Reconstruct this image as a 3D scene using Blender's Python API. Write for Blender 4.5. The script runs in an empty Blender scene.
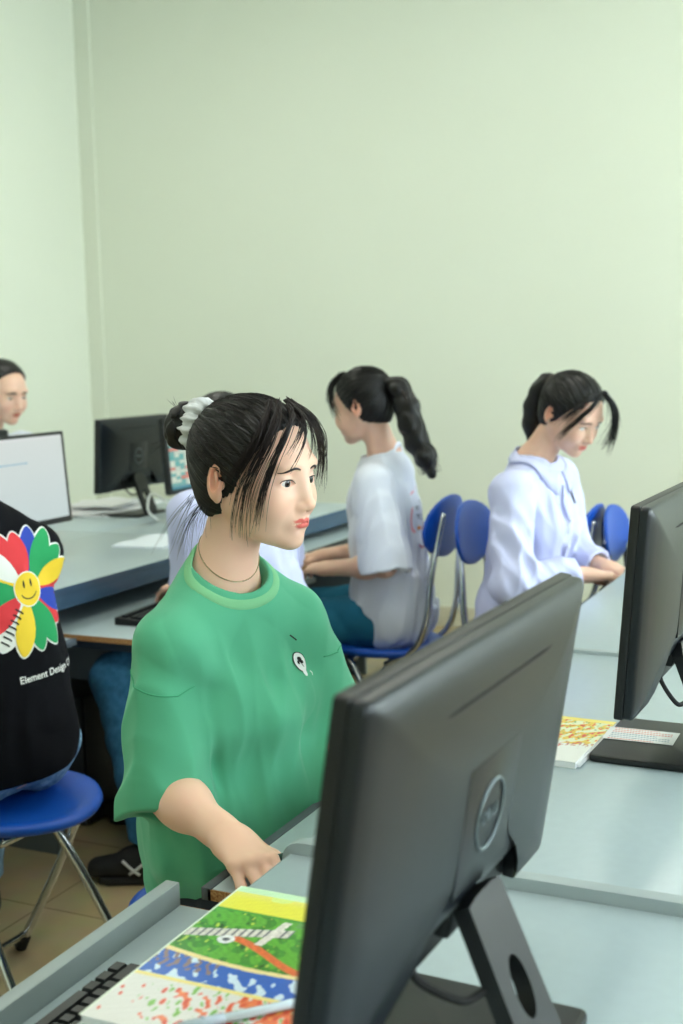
import bpy, bmesh, math, random
import numpy as np
from mathutils import Vector, Matrix, Quaternion
from mathutils.bvhtree import BVHTree
random.seed(7); rng = np.random.default_rng(7)
C = bpy.context.scene.collection
PI = math.pi

# ------------------------------------------------------------------ materials
def lin(h):
    h = h.lstrip('#'); v = [int(h[i:i+2], 16)/255 for i in (0, 2, 4)]
    return tuple((c/12.92 if c <= .04045 else ((c+.055)/1.055)**2.4) for c in v) + (1.0,)
MATS = {}
def mat(name, col, rough=.5, metal=0., noise=None, bump=None, spec=.5, sss=0., attr=None, emit=None, sheen=0., coat=0.):
    """noise=(scale, other colour, amount) mixes a second colour; bump=(scale, strength)"""
    if name in MATS: return MATS[name]
    m = bpy.data.materials.new(name); m.use_nodes = True; nt = m.node_tree; N = nt.nodes; L = nt.links
    b = N['Principled BSDF']
    c = lin(col) if isinstance(col, str) else col
    b.inputs['Base Color'].default_value = c
    b.inputs['Roughness'].default_value = rough; b.inputs['Metallic'].default_value = metal
    b.inputs['Specular IOR Level'].default_value = spec
    if sheen: b.inputs['Sheen Weight'].default_value = sheen
    if coat: b.inputs['Coat Weight'].default_value = coat; b.inputs['Coat Roughness'].default_value = .15
    tc = N.new('ShaderNodeTexCoord'); src = None
    if attr:
        a = N.new('ShaderNodeVertexColor'); a.layer_name = attr; src = a.outputs['Color']
    if noise:
        n = N.new('ShaderNodeTexNoise'); n.inputs['Scale'].default_value = noise[0]; n.inputs['Detail'].default_value = 4
        L.new(tc.outputs['Object'], n.inputs['Vector'])
        mx = N.new('ShaderNodeMix'); mx.data_type = 'RGBA'
        mr = N.new('ShaderNodeMapRange'); mr.inputs['From Min'].default_value = .35; mr.inputs['From Max'].default_value = .65
        mr.inputs['To Max'].default_value = noise[2]
        L.new(n.outputs['Fac'], mr.inputs['Value']); L.new(mr.outputs['Result'], mx.inputs['Factor'])
        if src: L.new(src, mx.inputs['A'])
        else: mx.inputs['A'].default_value = c
        mx.inputs['B'].default_value = lin(noise[1]); src = mx.outputs['Result']
    if src: L.new(src, b.inputs['Base Color'])
    if bump:
        n = N.new('ShaderNodeTexNoise'); n.inputs['Scale'].default_value = bump[0]; n.inputs['Detail'].default_value = 3
        L.new(tc.outputs['Object'], n.inputs['Vector'])
        bp = N.new('ShaderNodeBump'); bp.inputs['Strength'].default_value = bump[1]; bp.inputs['Distance'].default_value = .002
        L.new(n.outputs['Fac'], bp.inputs['Height']); L.new(bp.outputs['Normal'], b.inputs['Normal'])
    if sss:
        b.inputs['Subsurface Weight'].default_value = sss; b.inputs['Subsurface Radius'].default_value = (1., .35, .2)
        b.inputs['Subsurface Scale'].default_value = .006
    if emit:
        b.inputs['Emission Strength'].default_value = emit
        b.inputs['Base Color'].default_value = (.01, .01, .01, 1)
        for l_ in list(b.inputs['Base Color'].links): L.remove(l_)
        if src: L.new(src, b.inputs['Emission Color'])
        else: b.inputs['Emission Color'].default_value = c
    MATS[name] = m; return m

# ------------------------------------------------------------------ objects
def link(o, parent=None):
    C.objects.link(o)
    if parent is not None: o.parent = parent
    return o
def tag(o, label=None, cat=None, group=None, kind=None):
    if label: o['label'] = label
    if cat: o['category'] = cat
    if group: o['group'] = group
    if kind: o['kind'] = kind
    return o
def thing(name, label, cat, loc=(0, 0, 0), rz=0., group=None):
    o = bpy.data.objects.new(name, None); link(o); o.location = loc; o.rotation_euler = (0, 0, rz)
    o.empty_display_size = .05
    return tag(o, label, cat, group)
def bobj(name, bm, m, parent=None, smooth=False, bevel=0., seg=2):
    me = bpy.data.meshes.new(name)
    if bevel:
        es = [e for e in bm.edges if len(e.link_faces) == 2 and e.calc_face_angle(0) > .6]
        bmesh.ops.bevel(bm, geom=es, offset=bevel, segments=seg, profile=.5, affect='EDGES', clamp_overlap=True)
    bm.normal_update(); bm.to_mesh(me); bm.free()
    ms = m if isinstance(m, (list, tuple)) else [m]
    for x in ms: me.materials.append(x)
    if smooth: me.shade_smooth()
    elif bevel: 
        me.shade_smooth(); me.set_sharp_from_angle(angle=.7)
    return link(bpy.data.objects.new(name, me), parent)
def box(bm, x0, x1, y0, y1, z0, z1, M=None):
    r = bmesh.ops.create_cube(bm, size=1.)
    mt = Matrix.Translation(((x0+x1)/2, (y0+y1)/2, (z0+z1)/2)) @ Matrix.Diagonal((abs(x1-x0), abs(y1-y0), abs(z1-z0), 1))
    if M is not None: mt = M @ mt
    bmesh.ops.transform(bm, matrix=mt, verts=r['verts']); return r['verts']
def boxobj(name, b, m, parent=None, bevel=.002, M=None):
    bm = bmesh.new(); box(bm, *b, M=M); return bobj(name, bm, m, parent, bevel=bevel)
def prism(bm, pts, axis, a, b, M=None):
    """extrude the 2-D outline pts along axis from a to b; pts are the two other axes in cyclic order"""
    def v3(p, t):
        v = {'x': (t, p[0], p[1]), 'y': (p[0], t, p[1]), 'z': (p[0], p[1], t)}[axis]
        return (M @ Vector(v)) if M is not None else v
    va = [bm.verts.new(v3(p, a)) for p in pts]; vb = [bm.verts.new(v3(p, b)) for p in pts]
    n = len(pts); bm.faces.new(va[::-1]); bm.faces.new(vb)
    for i in range(n): bm.faces.new((va[i], va[(i+1) % n], vb[(i+1) % n], vb[i]))
    bmesh.ops.recalc_face_normals(bm, faces=bm.faces[:])
def smooth_path(pts, n=6):
    pts = [Vector(p) for p in pts]; P = [pts[0]*2-pts[1]] + pts + [pts[-1]*2-pts[-2]]; out = []
    for i in range(1, len(P)-2):
        for k in range(n):
            t = k/n; a, b, c, d = P[i-1], P[i], P[i+1], P[i+2]
            out.append(.5*((2*b)+(c-a)*t+(2*a-5*b+4*c-d)*t*t+(3*b-a-3*c+d)*t**3))
    out.append(pts[-1]); return out
def tube(bm, pts, r, seg=10, closed=False, cap=True, flat=None):
    """tube through pts; r a number or one per point; flat=(vector, factor) squashes it along a direction"""
    pts = [Vector(p) for p in pts]; n = len(pts)
    rs = r if isinstance(r, (list, tuple)) else [r]*n
    rings = []; prev = None
    for i in range(n):
        a = pts[(i-1) % n] if closed or i > 0 else pts[i]; b = pts[(i+1) % n] if closed or i < n-1 else pts[i]
        t = (b-a).normalized() if (b-a).length > 1e-9 else Vector((0, 0, 1))
        if prev is None:
            u = t.orthogonal().normalized()
        else:
            u = (prev-t*prev.dot(t)); u = u.normalized() if u.length > 1e-6 else t.orthogonal().normalized()
        prev = u; w = t.cross(u); ring = []
        for k in range(seg):
            an = 2*PI*k/seg; off = (u*math.cos(an)+w*math.sin(an))*rs[i]
            if flat: off -= Vector(flat[0])*off.dot(Vector(flat[0]))*(1-flat[1])
            ring.append(bm.verts.new(pts[i]+off))
        rings.append(ring)
    m = n if closed else n-1
    for i in range(m):
        A, B = rings[i], rings[(i+1) % n]
        for k in range(seg): bm.faces.new((A[k], A[(k+1) % seg], B[(k+1) % seg], B[k]))
    if cap and not closed:
        bm.faces.new(rings[0][::-1]); bm.faces.new(rings[-1])
def lathe(bm, prof, seg=32, M=None, sx=1., sy=1.):
    rings = []
    for (r, z) in prof:
        if r < 1e-6:
            v = Vector((0, 0, z)); rings.append([bm.verts.new(M @ v if M is not None else v)])
        else:
            ring = []
            for k in range(seg):
                a = 2*PI*k/seg; v = Vector((r*sx*math.cos(a), r*sy*math.sin(a), z))
                ring.append(bm.verts.new(M @ v if M is not None else v))
            rings.append(ring)
    for A, B in zip(rings, rings[1:]):
        for k in range(seg):
            k2 = (k+1) % seg
            if len(A) == 1 and len(B) == 1: continue
            if len(A) == 1: bm.faces.new((A[0], B[k], B[k2]))
            elif len(B) == 1: bm.faces.new((A[k], A[k2], B[0]))
            else: bm.faces.new((A[k], A[k2], B[k2], B[k]))
    bmesh.ops.recalc_face_normals(bm, faces=bm.faces[:])
def copy_tree(o, parent=None):
    c = o.copy(); C.objects.link(c); c.parent = parent
    for ch in list(o.children): copy_tree(ch, c)
    return c
def painted(name, w, h, nx, ny, fn, m, parent=None, z=0., M=None, thick=0.):
    """flat printed sheet: a fine grid whose vertex colours carry the print"""
    u, v = np.meshgrid(np.linspace(0, 1, nx), np.linspace(0, 1, ny)); u = u.ravel(); v = v.ravel()
    co = np.stack([(u-.5)*w, (v-.5)*h, np.full_like(u, z)], 1)
    if M is not None:
        A = np.array(M); co = co @ A[:3, :3].T + A[:3, 3]
    i = np.arange(nx*ny).reshape(ny, nx)
    f = np.stack([i[:-1, :-1], i[:-1, 1:], i[1:, 1:], i[1:, :-1]], -1).reshape(-1, 4)
    me = bpy.data.meshes.new(name); me.from_pydata(co.tolist(), [], f.tolist())
    ca = me.color_attributes.new('print', 'FLOAT_COLOR', 'POINT')
    rgb = fn(u, v); rgb = np.where(rgb <= .04045, rgb/12.92, ((rgb+.055)/1.055)**2.4)
    ca.data.foreach_set('color', np.concatenate([rgb, np.ones((len(u), 1))], 1).astype(np.float32).ravel())
    me.materials.append(m); return link(bpy.data.objects.new(name, me), parent)
def vnoise(x, y, seed=0):
    """cheap smooth noise"""
    r = np.random.default_rng(seed); s = np.zeros_like(x)
    for k in range(6):
        a = r.uniform(0, 2*PI); f = r.uniform(.6, 1.6); p = r.uniform(0, 6.28)
        s = s+np.sin((x*math.cos(a)+y*math.sin(a))*f*6.28+p+.8*np.sin(y*f*4+p*2))
    return s/6
def text_mesh(body, size=1., extrude=0.):
    cu = bpy.data.curves.new('txt', 'FONT'); cu.body = body; cu.size = size; cu.extrude = extrude
    cu.align_x = 'CENTER'; cu.align_y = 'CENTER'; cu.offset = size*.012
    o = bpy.data.objects.new('txt', cu); C.objects.link(o)
    dg = bpy.context.evaluated_depsgraph_get(); dg.update()
    me = bpy.data.meshes.new_from_object(o.evaluated_get(dg)); bpy.data.objects.remove(o); bpy.data.curves.remove(cu)
    return me

# ------------------------------------------------------------------ signed distance bodies
def A3(v): return np.array(v, dtype=np.float32)
def rc(a, b, ra, rb=None, sq=None):
    """tapered capsule; sq=(direction, factor) makes it factor times thinner along direction"""
    a = A3(a); b = A3(b); rb = ra if rb is None else rb; ba = b-a; L2 = float(ba @ ba)+1e-12
    lo = np.minimum(a-max(ra, rb), b-max(ra, rb)); hi = np.maximum(a+max(ra, rb), b+max(ra, rb))
    if sq is not None: sd = A3(sq[0]); sd /= np.linalg.norm(sd); sf = float(sq[1])
    def f(P):
        q = P-a; t = np.clip((q @ ba)/L2, 0, 1); r = q-t[:, None]*ba
        if sq is not None:
            k = r @ sd; r = r+(k*(1/sf-1))[:, None]*sd
            return (np.sqrt((r*r).sum(1))-(ra+(rb-ra)*t))*(sf if sf < 1 else 1.)
        return np.sqrt((r*r).sum(1))-(ra+(rb-ra)*t)
    f.bb = (lo, hi); return f
def ell(c, r, R=None):
    c = A3(c); r = A3(r); Rm = None if R is None else np.array(R, dtype=np.float32); m = float(r.max())
    def f(P):
        q = P-c
        if Rm is not None: q = q @ Rm
        k0 = np.sqrt(((q/r)**2).sum(1)); k1 = np.sqrt(((q/(r*r))**2).sum(1))+1e-9
        return k0*(k0-1)/k1
    f.bb = (c-m, c+m); return f
def rbox(c, h, rad, R=None):
    c = A3(c); h = A3(h)-rad; Rm = None if R is None else np.array(R, dtype=np.float32); m = float(np.linalg.norm(h))+rad
    def f(P):
        q = P-c
        if Rm is not None: q = q @ Rm
        q = np.abs(q)-h
        return np.sqrt((np.maximum(q, 0)**2).sum(1))+np.minimum(q.max(1), 0)-rad
    f.bb = (c-m, c+m); return f
def half(p, n):
    p = A3(p); n = A3(n); n = n/np.linalg.norm(n)
    def f(P): return (P-p) @ n
    f.bb = None; return f
def smin(a, b, k):
    if k <= 0: return np.minimum(a, b)
    h = np.maximum(k-np.abs(a-b), 0)/k
    return np.minimum(a, b)-h*h*k*.25
class S:
    def __init__(s): s.ops = []
    def add(s, f, k=.01): s.ops.append(('a', f, k)); return s
    def sub(s, f, k=.002): s.ops.append(('s', f, k)); return s
    def keep(s, f, k=.002): s.ops.append(('i', f, k)); return s     # intersect
    def disp(s, f): s.ops.append(('d', f, 0)); return s
    def __call__(s, P):
        P = np.asarray(P, dtype=np.float32); d = np.full(len(P), 10., np.float32)
        lo = P.min(0); hi = P.max(0)
        for op, f, k in s.ops:
            bb = getattr(f, 'bb', None)
            if bb is not None and op in 'as':
                gap = np.maximum(np.maximum(bb[0]-hi, lo-bb[1]), 0); g = float(np.sqrt((gap*gap).sum()))
                if op == 's' and g > k: continue
                if op == 'a' and g > k+.05 and d.max() < g-k: continue
            if op == 'a': d = smin(d, f(P), k)
            elif op == 's': d = -smin(-d, f(P), k)
            elif op == 'i': d = -smin(-d, -f(P), k)
            else: d = d+f(P).astype(np.float32)
        return d
    def grad(s, P, e=.0008):
        g = np.stack([s(P+A3(v)*e)-s(P-A3(v)*e) for v in ((1, 0, 0), (0, 1, 0), (0, 0, 1))], 1)
        return g/(np.linalg.norm(g, axis=1, keepdims=True)+1e-9)
    def project(s, P, off=0., it=5):
        P = np.array(P, dtype=np.float32)
        for _ in range(it): P = P-(s(P)-off)[:, None]*s.grad(P)
        return P
def surf(F, lo, hi, h):
    """surface nets: verts, quads"""
    lo = A3(lo); hi = A3(hi); B = 16
    n = np.maximum(np.ceil((hi-lo)/h/B).astype(int), 1); N = n*B+1
    V = np.ones(N, np.float32)
    bi = np.stack(np.meshgrid(*[np.arange(k) for k in n], indexing='ij'), -1).reshape(-1, 3)
    cen = lo+(bi+.5)*B*h
    dc = np.concatenate([F(c) for c in np.array_split(cen, max(1, len(cen)//4000))]); rad = B*h*.5*1.7321+.03
    o = np.stack(np.meshgrid(*[np.arange(B+1)]*3, indexing='ij'), -1).reshape(-1, 3).astype(np.float32)*h
    for b, c, d in zip(bi, cen, dc):
        sl = tuple(slice(x*B, x*B+B+1) for x in b)
        if abs(d) > rad: 
            if d < 0:
                sub = V[sl]; sub[sub == 1.] = -1.
            continue
        V[sl] = F(lo+b*B*h+o).reshape(B+1, B+1, B+1)
    V[0] = V[-1] = 1; V[:, 0] = V[:, -1] = 1; V[:, :, 0] = V[:, :, -1] = 1
    In = V < 0; M = N-1
    cnt = np.zeros(M, np.int8)
    for dx in (0, 1):
        for dy in (0, 1):
            for dz in (0, 1): cnt += In[dx:dx+M[0], dy:dy+M[1], dz:dz+M[2]]
    act = (cnt > 0) & (cnt < 8); idx = np.argwhere(act); vid = np.full(M, -1, np.int32); vid[act] = np.arange(len(idx))
    acc = np.zeros((len(idx), 3), np.float32); ne = np.zeros(len(idx), np.float32)
    cs = [(a, b, c) for a in (0, 1) for b in (0, 1) for c in (0, 1)]
    cv = {c: V[idx[:, 0]+c[0], idx[:, 1]+c[1], idx[:, 2]+c[2]] for c in cs}
    for c in cs:
        for ax in range(3):
            if c[ax] == 0:
                e = list(c); e[ax] = 1; e = tuple(e); a = cv[c]; b = cv[e]; m = (a < 0) != (b < 0)
                t = np.where(m, a/(a-b+1e-12), 0); p = np.repeat(np.array(c, np.float32)[None], len(idx), 0); p[:, ax] = t
                acc[m] += p[m]; ne[m] += 1
    P = lo+(idx+acc/ne[:, None])*h
    Q = []
    for ax in range(3):
        u, w = [(1, 2), (2, 0), (0, 1)][ax]
        s0 = [slice(1, -1)]*3; s0[ax] = slice(0, -1); s1 = list(s0); s1[ax] = slice(1, None)
        a = In[tuple(s0)]; b = In[tuple(s1)]; e = np.argwhere(a != b); e[:, u] += 1; e[:, w] += 1
        if not len(e): continue
        fl = In[e[:, 0], e[:, 1], e[:, 2]]
        def g(du, dw):
            q = e.copy(); q[:, u] -= du; q[:, w] -= dw; return vid[q[:, 0], q[:, 1], q[:, 2]]
        q = np.stack([g(1, 1), g(0, 1), g(0, 0), g(1, 0)], 1)
        q[~fl] = q[~fl][:, ::-1]; Q.append(q[(q >= 0).all(1)])
    return P, np.concatenate(Q) if Q else np.zeros((0, 4), int)
def sobj(name, parts, m, parent=None, col=None, mi=None):
    """parts = list of (S, lo, hi, h); one mesh object out of them; col(P)->rgb linear vertex colour"""
    Ps, Qs, n = [], [], 0
    for F, lo, hi, h in parts:
        P, Q = surf(F, lo, hi, h); P = P-(F(P)[:, None]*F.grad(P)).clip(-h, h); Ps.append(P); Qs.append(Q+n); n += len(P)
    P = np.concatenate(Ps); Q = np.concatenate(Qs)
    me = bpy.data.meshes.new(name); me.vertices.add(len(P)); me.vertices.foreach_set('co', P.astype(np.float32).ravel())
    me.loops.add(len(Q)*4); me.loops.foreach_set('vertex_index', Q.astype(np.int32).ravel())
    me.polygons.add(len(Q)); me.polygons.foreach_set('loop_start', np.arange(0, len(Q)*4, 4, dtype=np.int32))
    me.update(calc_edges=True); me.validate()
    for x in (m if isinstance(m, (list, tuple)) else [m]): me.materials.append(x)
    if mi is not None: me.polygons.foreach_set('material_index', mi(P[Q].mean(1)).astype(np.int32))
    me.shade_smooth()
    if col is not None:
        ca = me.color_attributes.new('tone', 'FLOAT_COLOR', 'POINT')
        ca.data.foreach_set('color', np.concatenate([col(P), np.ones((len(P), 1))], 1).astype(np.float32).ravel())
    return link(bpy.data.objects.new(name, me), parent)
def decal(name, shapes, target, origin, U, V, m_list, parent=None, lift=.0015):
    """lay flat printed shapes on a curved garment: shapes=[(verts2d, faces, material index, layer)]"""
    me = target.data; n = len(me.vertices); co = np.empty(n*3, np.float32); me.vertices.foreach_get('co', co)
    bvh = BVHTree.FromPolygons(co.reshape(-1, 3).tolist(), [p.vertices[:] for p in me.polygons])
    U = Vector(U).normalized(); V = Vector(V); V = (V-U*V.dot(U)).normalized(); Nn = U.cross(V); O = Vector(origin)
    vs, fs, ms = [], [], []
    for v2, faces, mi, layer in shapes:
        base = len(vs); ok = []
        for (a, b) in v2:
            p = O+U*a+V*b+Nn*.25; hit = bvh.ray_cast(p, -Nn, .6)
            if hit[0] is None: vs.append(O+U*a+V*b); ok.append(False)
            else:
                vs.append(hit[0]+Nn*(lift+layer*.0007)*.5+hit[1].normalized()*(lift+layer*.0007)*.5); ok.append(True)
        for f in faces:
            if all(ok[i] for i in f):
                q = [vs[base+i] for i in f]
                if max((q[i]-q[i-1]).length for i in range(len(q))) < .04: fs.append([base+i for i in f]); ms.append(mi)
    me2 = bpy.data.meshes.new(name); me2.from_pydata([tuple(v) for v in vs], [], fs)
    for x in m_list: me2.materials.append(x)
    me2.polygons.foreach_set('material_index', ms); me2.update(); me2.shade_smooth()
    return link(bpy.data.objects.new(name, me2), parent)
def disc2d(cx, cy, rx, ry, ang=0., n=28, rings=5, mi=0, layer=0, prof=None):
    """filled oval made of rings; prof(t) -> half-width factor along the long axis makes petals"""
    vs = [(cx, cy)]; fs = []; ca, sa = math.cos(ang), math.sin(ang)
    for j in range(1, rings+1):
        for k in range(n):
            t = 2*PI*k/n; x = rx*math.cos(t)*j/rings; y = ry*math.sin(t)*j/rings
            if prof: x *= prof(math.sin(t)*j/rings)
            vs.append((cx+x*ca-y*sa, cy+x*sa+y*ca))
    for k in range(n): fs.append((0, 1+k, 1+(k+1) % n))
    for j in range(rings-1):
        for k in range(n):
            a = 1+j*n+k; b = 1+j*n+(k+1) % n; fs.append((a, a+n, b+n, b))
    return vs, fs, mi, layer
def line2d(pts, w, mi=0, layer=0):
    vs, fs = [], []; n = len(pts)
    for i, p in enumerate(pts):
        a = pts[max(i-1, 0)]; b = pts[min(i+1, n-1)]; dx, dy = b[0]-a[0], b[1]-a[1]; l = math.hypot(dx, dy)+1e-9
        nx, ny = -dy/l*w/2, dx/l*w/2; vs += [(p[0]+nx, p[1]+ny), (p[0]-nx, p[1]-ny)]
    for i in range(n-1): fs.append((2*i, 2*i+1, 2*i+3, 2*i+2))
    return vs, fs, mi, layer
def text2d(body, size, ox, oy, ang=0., mi=0, layer=1):
    me = text_mesh(body, size); ca, sa = math.cos(ang), math.sin(ang)
    vs = [(ox+v.co.x*ca-v.co.y*sa, oy+v.co.x*sa+v.co.y*ca) for v in me.vertices]; fs = [tuple(p.vertices) for p in me.polygons]
    return vs, fs, mi, layer
# ------------------------------------------------------------------ people
SKIN = np.array(lin('#efc3ab')[:3]); SKIN_T = np.array(lin('#c98f6c')[:3])
def rot(yaw, pitch=0., roll=0.):
    return np.array(Matrix.Rotation(yaw, 3, 'Z') @ Matrix.Rotation(pitch, 3, 'Y') @ Matrix.Rotation(roll, 3, 'X'), dtype=np.float32)
def lerp(a, b, t): return a+(b-a)*t
def nrm(v): v = np.array(v, float); return v/np.linalg.norm(v)
def V3(*a): return np.array(a, float)
class Head:
    """head frame: x to the face, y to the left, z up; metres for a 0.23 m head"""
    def __init__(s, C, yaw, pitch=0., roll=0., k=1.):
        s.C = A3(C); s.R = rot(yaw, pitch, roll); s.k = k
    def w(s, p): return (np.array(p, np.float32)*s.k) @ s.R.T+s.C
    def l(s, P): return ((P-s.C) @ s.R)/s.k
    def wrap(s, F):
        def f(P): return F(s.l(P))*s.k
        m = .22*s.k; f.bb = (s.C-m, s.C+m); return f
    def pt(s, *p): return Vector(s.w(np.array([p]))[0])
def face_sdf(male=False):
    F = S()
    F.add(ell((-.011, 0, .036), (.085, .071, .075)), 0)
    F.add(ell((.022, 0, .022), (.058, .061, .060)), .03)
    F.add(ell((.033, 0, -.026), (.049, .052, .056)), .03)
    F.add(rc((.034, -.020, -.058), (.034, .020, -.058), .028), .028)
    F.add(rc((-.006, .046, -.034), (.045, .017, -.074), .019, .015), .02)
    F.add(rc((-.006, -.046, -.034), (.045, -.017, -.074), .019, .015), .02)
    F.add(ell((.066, 0, -.085), (.016, .019, .015)), .022)                       # chin
    for s in (1, -1):
        F.add(ell((.053, s*.038, -.028), (.026, .024, .028)), .02)               # cheek
        F.add(ell((.072, s*.026, .026), (.012, .022, .010)), .014)              # brow
        F.sub(ell((.096, s*.031, .005), (.016, .020, .013)), .016)              # socket
        F.add(ell((.0655, s*.0315, .002), (.0148, .0162, .0130)), .005)          # lids
        F.sub(ell((.0815, s*.0325, .0012), (.0120, .0148, .0054 if not male else .0040), rot(0, 0, s*-.06)), .0014)
    F.add(rc((.0765, 0, .010), (.0930, 0, -.029), .0066, .0084), .018)            # nose
    F.add(ell((.0945, 0, -.0315), (.0080, .0088, .0072)), .006)
    for s in (1, -1):
        F.add(ell((.0855, s*.0105, -.0350), (.0090, .0060, .0060)), .006)
        F.sub(ell((.0915, s*.0055, -.0395), (.0042, .0028, .0020)), .002)
    F.add(ell((.075, 0, -.055), (.013, .021, .017)), .016)                       # muzzle
    F.add(rc((.0850, -.0060, -.0540), (.0765, -.0195, -.0580), .0036, .0016), .004)   # upper lip
    F.add(rc((.0850, .0060, -.0540), (.0765, .0195, -.0580), .0036, .0016), .004)
    F.add(rc((.0858, -.004, -.0540), (.0858, .004, -.0540), .0034), .004)
    F.add(rc((.0832, -.008, -.0620), (.0832, .008, -.0620), .0044), .005)        # lower lip
    F.sub(rc((.0905, 0, -.0578), (.0805, .020, -.0586), .0014, .0007), .0012)
    F.sub(rc((.0905, 0, -.0578), (.0805, -.020, -.0586), .0014, .0007), .0012)
    F.sub(ell((.0875, 0, -.0715), (.005, .012, .0035)), .007)
    for s in (1, -1):                                                            # ears
        R = rot(s*.42, .12)
        F.add(ell((-.022, s*.0745, .000), (.0170, .0058, .0270), R), .006)
        F.add(ell((-.017, s*.0725, -.021), (.0095, .0055, .0120), R), .005)
        F.sub(ell((-.0180, s*.0800, .003), (.0105, .0098, .0185), R), .0015)
        F.add(rc((-.0165, s*.0770, .012), (-.0140, s*.0765, -.006), .0024), .003)
        F.add(ell((-.0080, s*.0735, -.006), (.0040, .0040, .0060)), .004)
    return F
FACE = face_sdf(); FACE_M = face_sdf(True)
def skin_col(H, base, lips, tipcol=None):
    lips = np.array(lin(lips)[:3])
    def f(P):
        q = H.l(np.asarray(P, np.float32)); c = np.repeat(np.array(base)[None], len(P), 0)
        def mix(w, k): 
            nonlocal c
            c = c*(1-w[:, None])+np.array(k)[None]*w[:, None]
        y = np.abs(q[:, 1]); d = np.sqrt(((q[:, 0]-.066)/.035)**2+((y-.040)/.020)**2+((q[:, 2]+.026)/.020)**2)
        mix(np.clip(1.3-d, 0, 1)*.22, base*np.array([1., .72, .72]))
        e = np.sqrt(((q[:, 0]+.02)/.020)**2+((y-.078)/.010)**2+((q[:, 2])/.028)**2)
        mix(np.clip(1.5-e, 0, 1)*.55, base*np.array([1., .62, .55]))
        up = np.sqrt((y/.0205)**2+((q[:, 2]+.0545-.0008*np.cos(y*520))/.0038)**2); lo = np.sqrt((y/.0170)**2+((q[:, 2]+.0618)/.0046)**2)
        m = (q[:, 0] > .070)
        mix(np.clip((1.15-np.minimum(up, lo))*4, 0, 1)*m*.95, lips)
        b = np.sqrt(((q[:, 0]-.098)/.016)**2+(y/.014)**2+((q[:, 2]+.035)/.010)**2); mix(np.clip(1.2-b, 0, 1)*.12, base*np.array([1., .75, .72]))
        return c
    return f
M_SKIN = None
def eyes(H, parent, gaze=(1, 0, 0), iris='#2a1710'):
    for s in (1, -1):
        c = np.array([.0660, s*.0315, .0015]); bm = bmesh.new(); bmesh.ops.create_icosphere(bm, subdivisions=5, radius=.0128*H.k)
        g = nrm(np.array(nrm(gaze)) @ H.R.T)
        for f in bm.faces:
            n = f.calc_center_median().normalized(); a = math.acos(max(-1, min(1, n.dot(Vector(g)))))
            f.material_index = 2 if a < .19 else (1 if a < .47 else 0)
        bmesh.ops.translate(bm, verts=bm.verts[:], vec=H.pt(*c))
        bobj('eye', bm, [mat('eye_white', '#e8e4e2', .2), mat('iris_'+iris, iris, .15), mat('pupil', '#050404', .08)], parent, smooth=True)
def lashes(H, F, parent, m, male=False):
    h = .0054 if not male else .0038
    for s in (1, -1):
        bm = bmesh.new(); pts = []
        for i in range(15):
            t = -1+2*i/14; y = s*.0325+t*.0145; z = .0012+h*math.sqrt(max(0, 1-t*t))*1.0-(t*s)*-.0008
            pts.append((.09, y, z))
        P = np.array(pts, np.float32)
        for _ in range(6):
            d = F(P); P[:, 0] -= np.clip(d-.0004, -.004, .006)
        r = [.0004+.0007*math.sin(PI*min(1, max(0.05, (i+.5)/15)))for i in range(15)]
        tube(bm, [Vector(v) for v in H.w(P)], [x*H.k for x in r], 5)
        bobj('eyelashes', bm, m, parent, smooth=True)
def brows(H, F, parent, m, thick=.0016, up=.0205):
    for s in (1, -1):
        bm = bmesh.new(); pts = []
        for i in range(12):
            t = i/11; pts.append((.085-.016*t*t, s*(.0140+.034*t), up+.0045*math.sin(PI*min(1, t*1.15))-.0035*t))
        P = F.project(np.array(pts, np.float32), .0003, 6)
        tube(bm, [Vector(v) for v in H.w(P)], [H.k*thick*(.55+.9*math.sin(PI*(.15+.8*i/11)))*(.9 if i < 9 else .6) for i in range(12)], 6)
        bobj('eyebrow', bm, m, parent, smooth=True)
def hand_ops(w, d, n, side, k=1., curl=(.35, .35, .4, .45), spread=.06, thumb=(.75, .25)):
    """capsules of a hand: w wrist, d pointing direction, n back of the hand, side=+1 when the thumb is to the left of d seen from above n"""
    w = np.array(w, float); d = nrm(d); n = np.array(n, float); n = nrm(n-d*(n @ d)); t = np.cross(n, d)*side
    ops = []; kn = []
    for i, (o, L) in enumerate(zip((.027, .009, -.009, -.026), (.082, .087, .083, .074))):
        b = w+(t*o*.62+d*.012+n*.000)*k; q = w+(d*L+t*o+n*(.004-.003*abs(i-1.3)))*k; kn.append(q)
        ops.append((rc(b, q, .0135*k, .0112*k), .016))
    ops.append((rc(w-d*.03*k, w+d*.02*k, .0215*k, .022*k, (n, .74)), .02))
    ph = ((.042, .025, .019), (.046, .028, .020), (.043, .026, .019), (.034, .020, .017))
    fr = (.0090, .0093, .0088, .0080)
    tips = []
    for i in range(4):
        a = 0.; p = kn[i]; spd = spread*(1.5-i); r = fr[i]*k
        for j, L in enumerate(ph[i]):
            a += curl[i]*(1., 1.15, .7)[j]
            u = (d*math.cos(spd)+t*math.sin(spd)); u = nrm(u*math.cos(a)-n*math.sin(a)); q = p+u*L*k
            ops.append((rc(p, q, r*(1-.07*j), r*(1-.07*(j+1))), .004 if j else .007)); p = q
        tips.append(p)
    p = w+(t*.020+d*.018-n*.006)*k; a = thumb[0]
    for j, L in enumerate((.042, .032, .026)):
        aa = a-.28*j; u = nrm(d*math.cos(aa)+t*math.sin(aa)-n*thumb[1]); q = p+u*L*k
        ops.append((rc(p, q, (.0150, .0112, .0100)[j]*k, (.0115, .0102, .0078)[j]*k), .012 if j == 0 else .004)); p = q
    return ops
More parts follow.
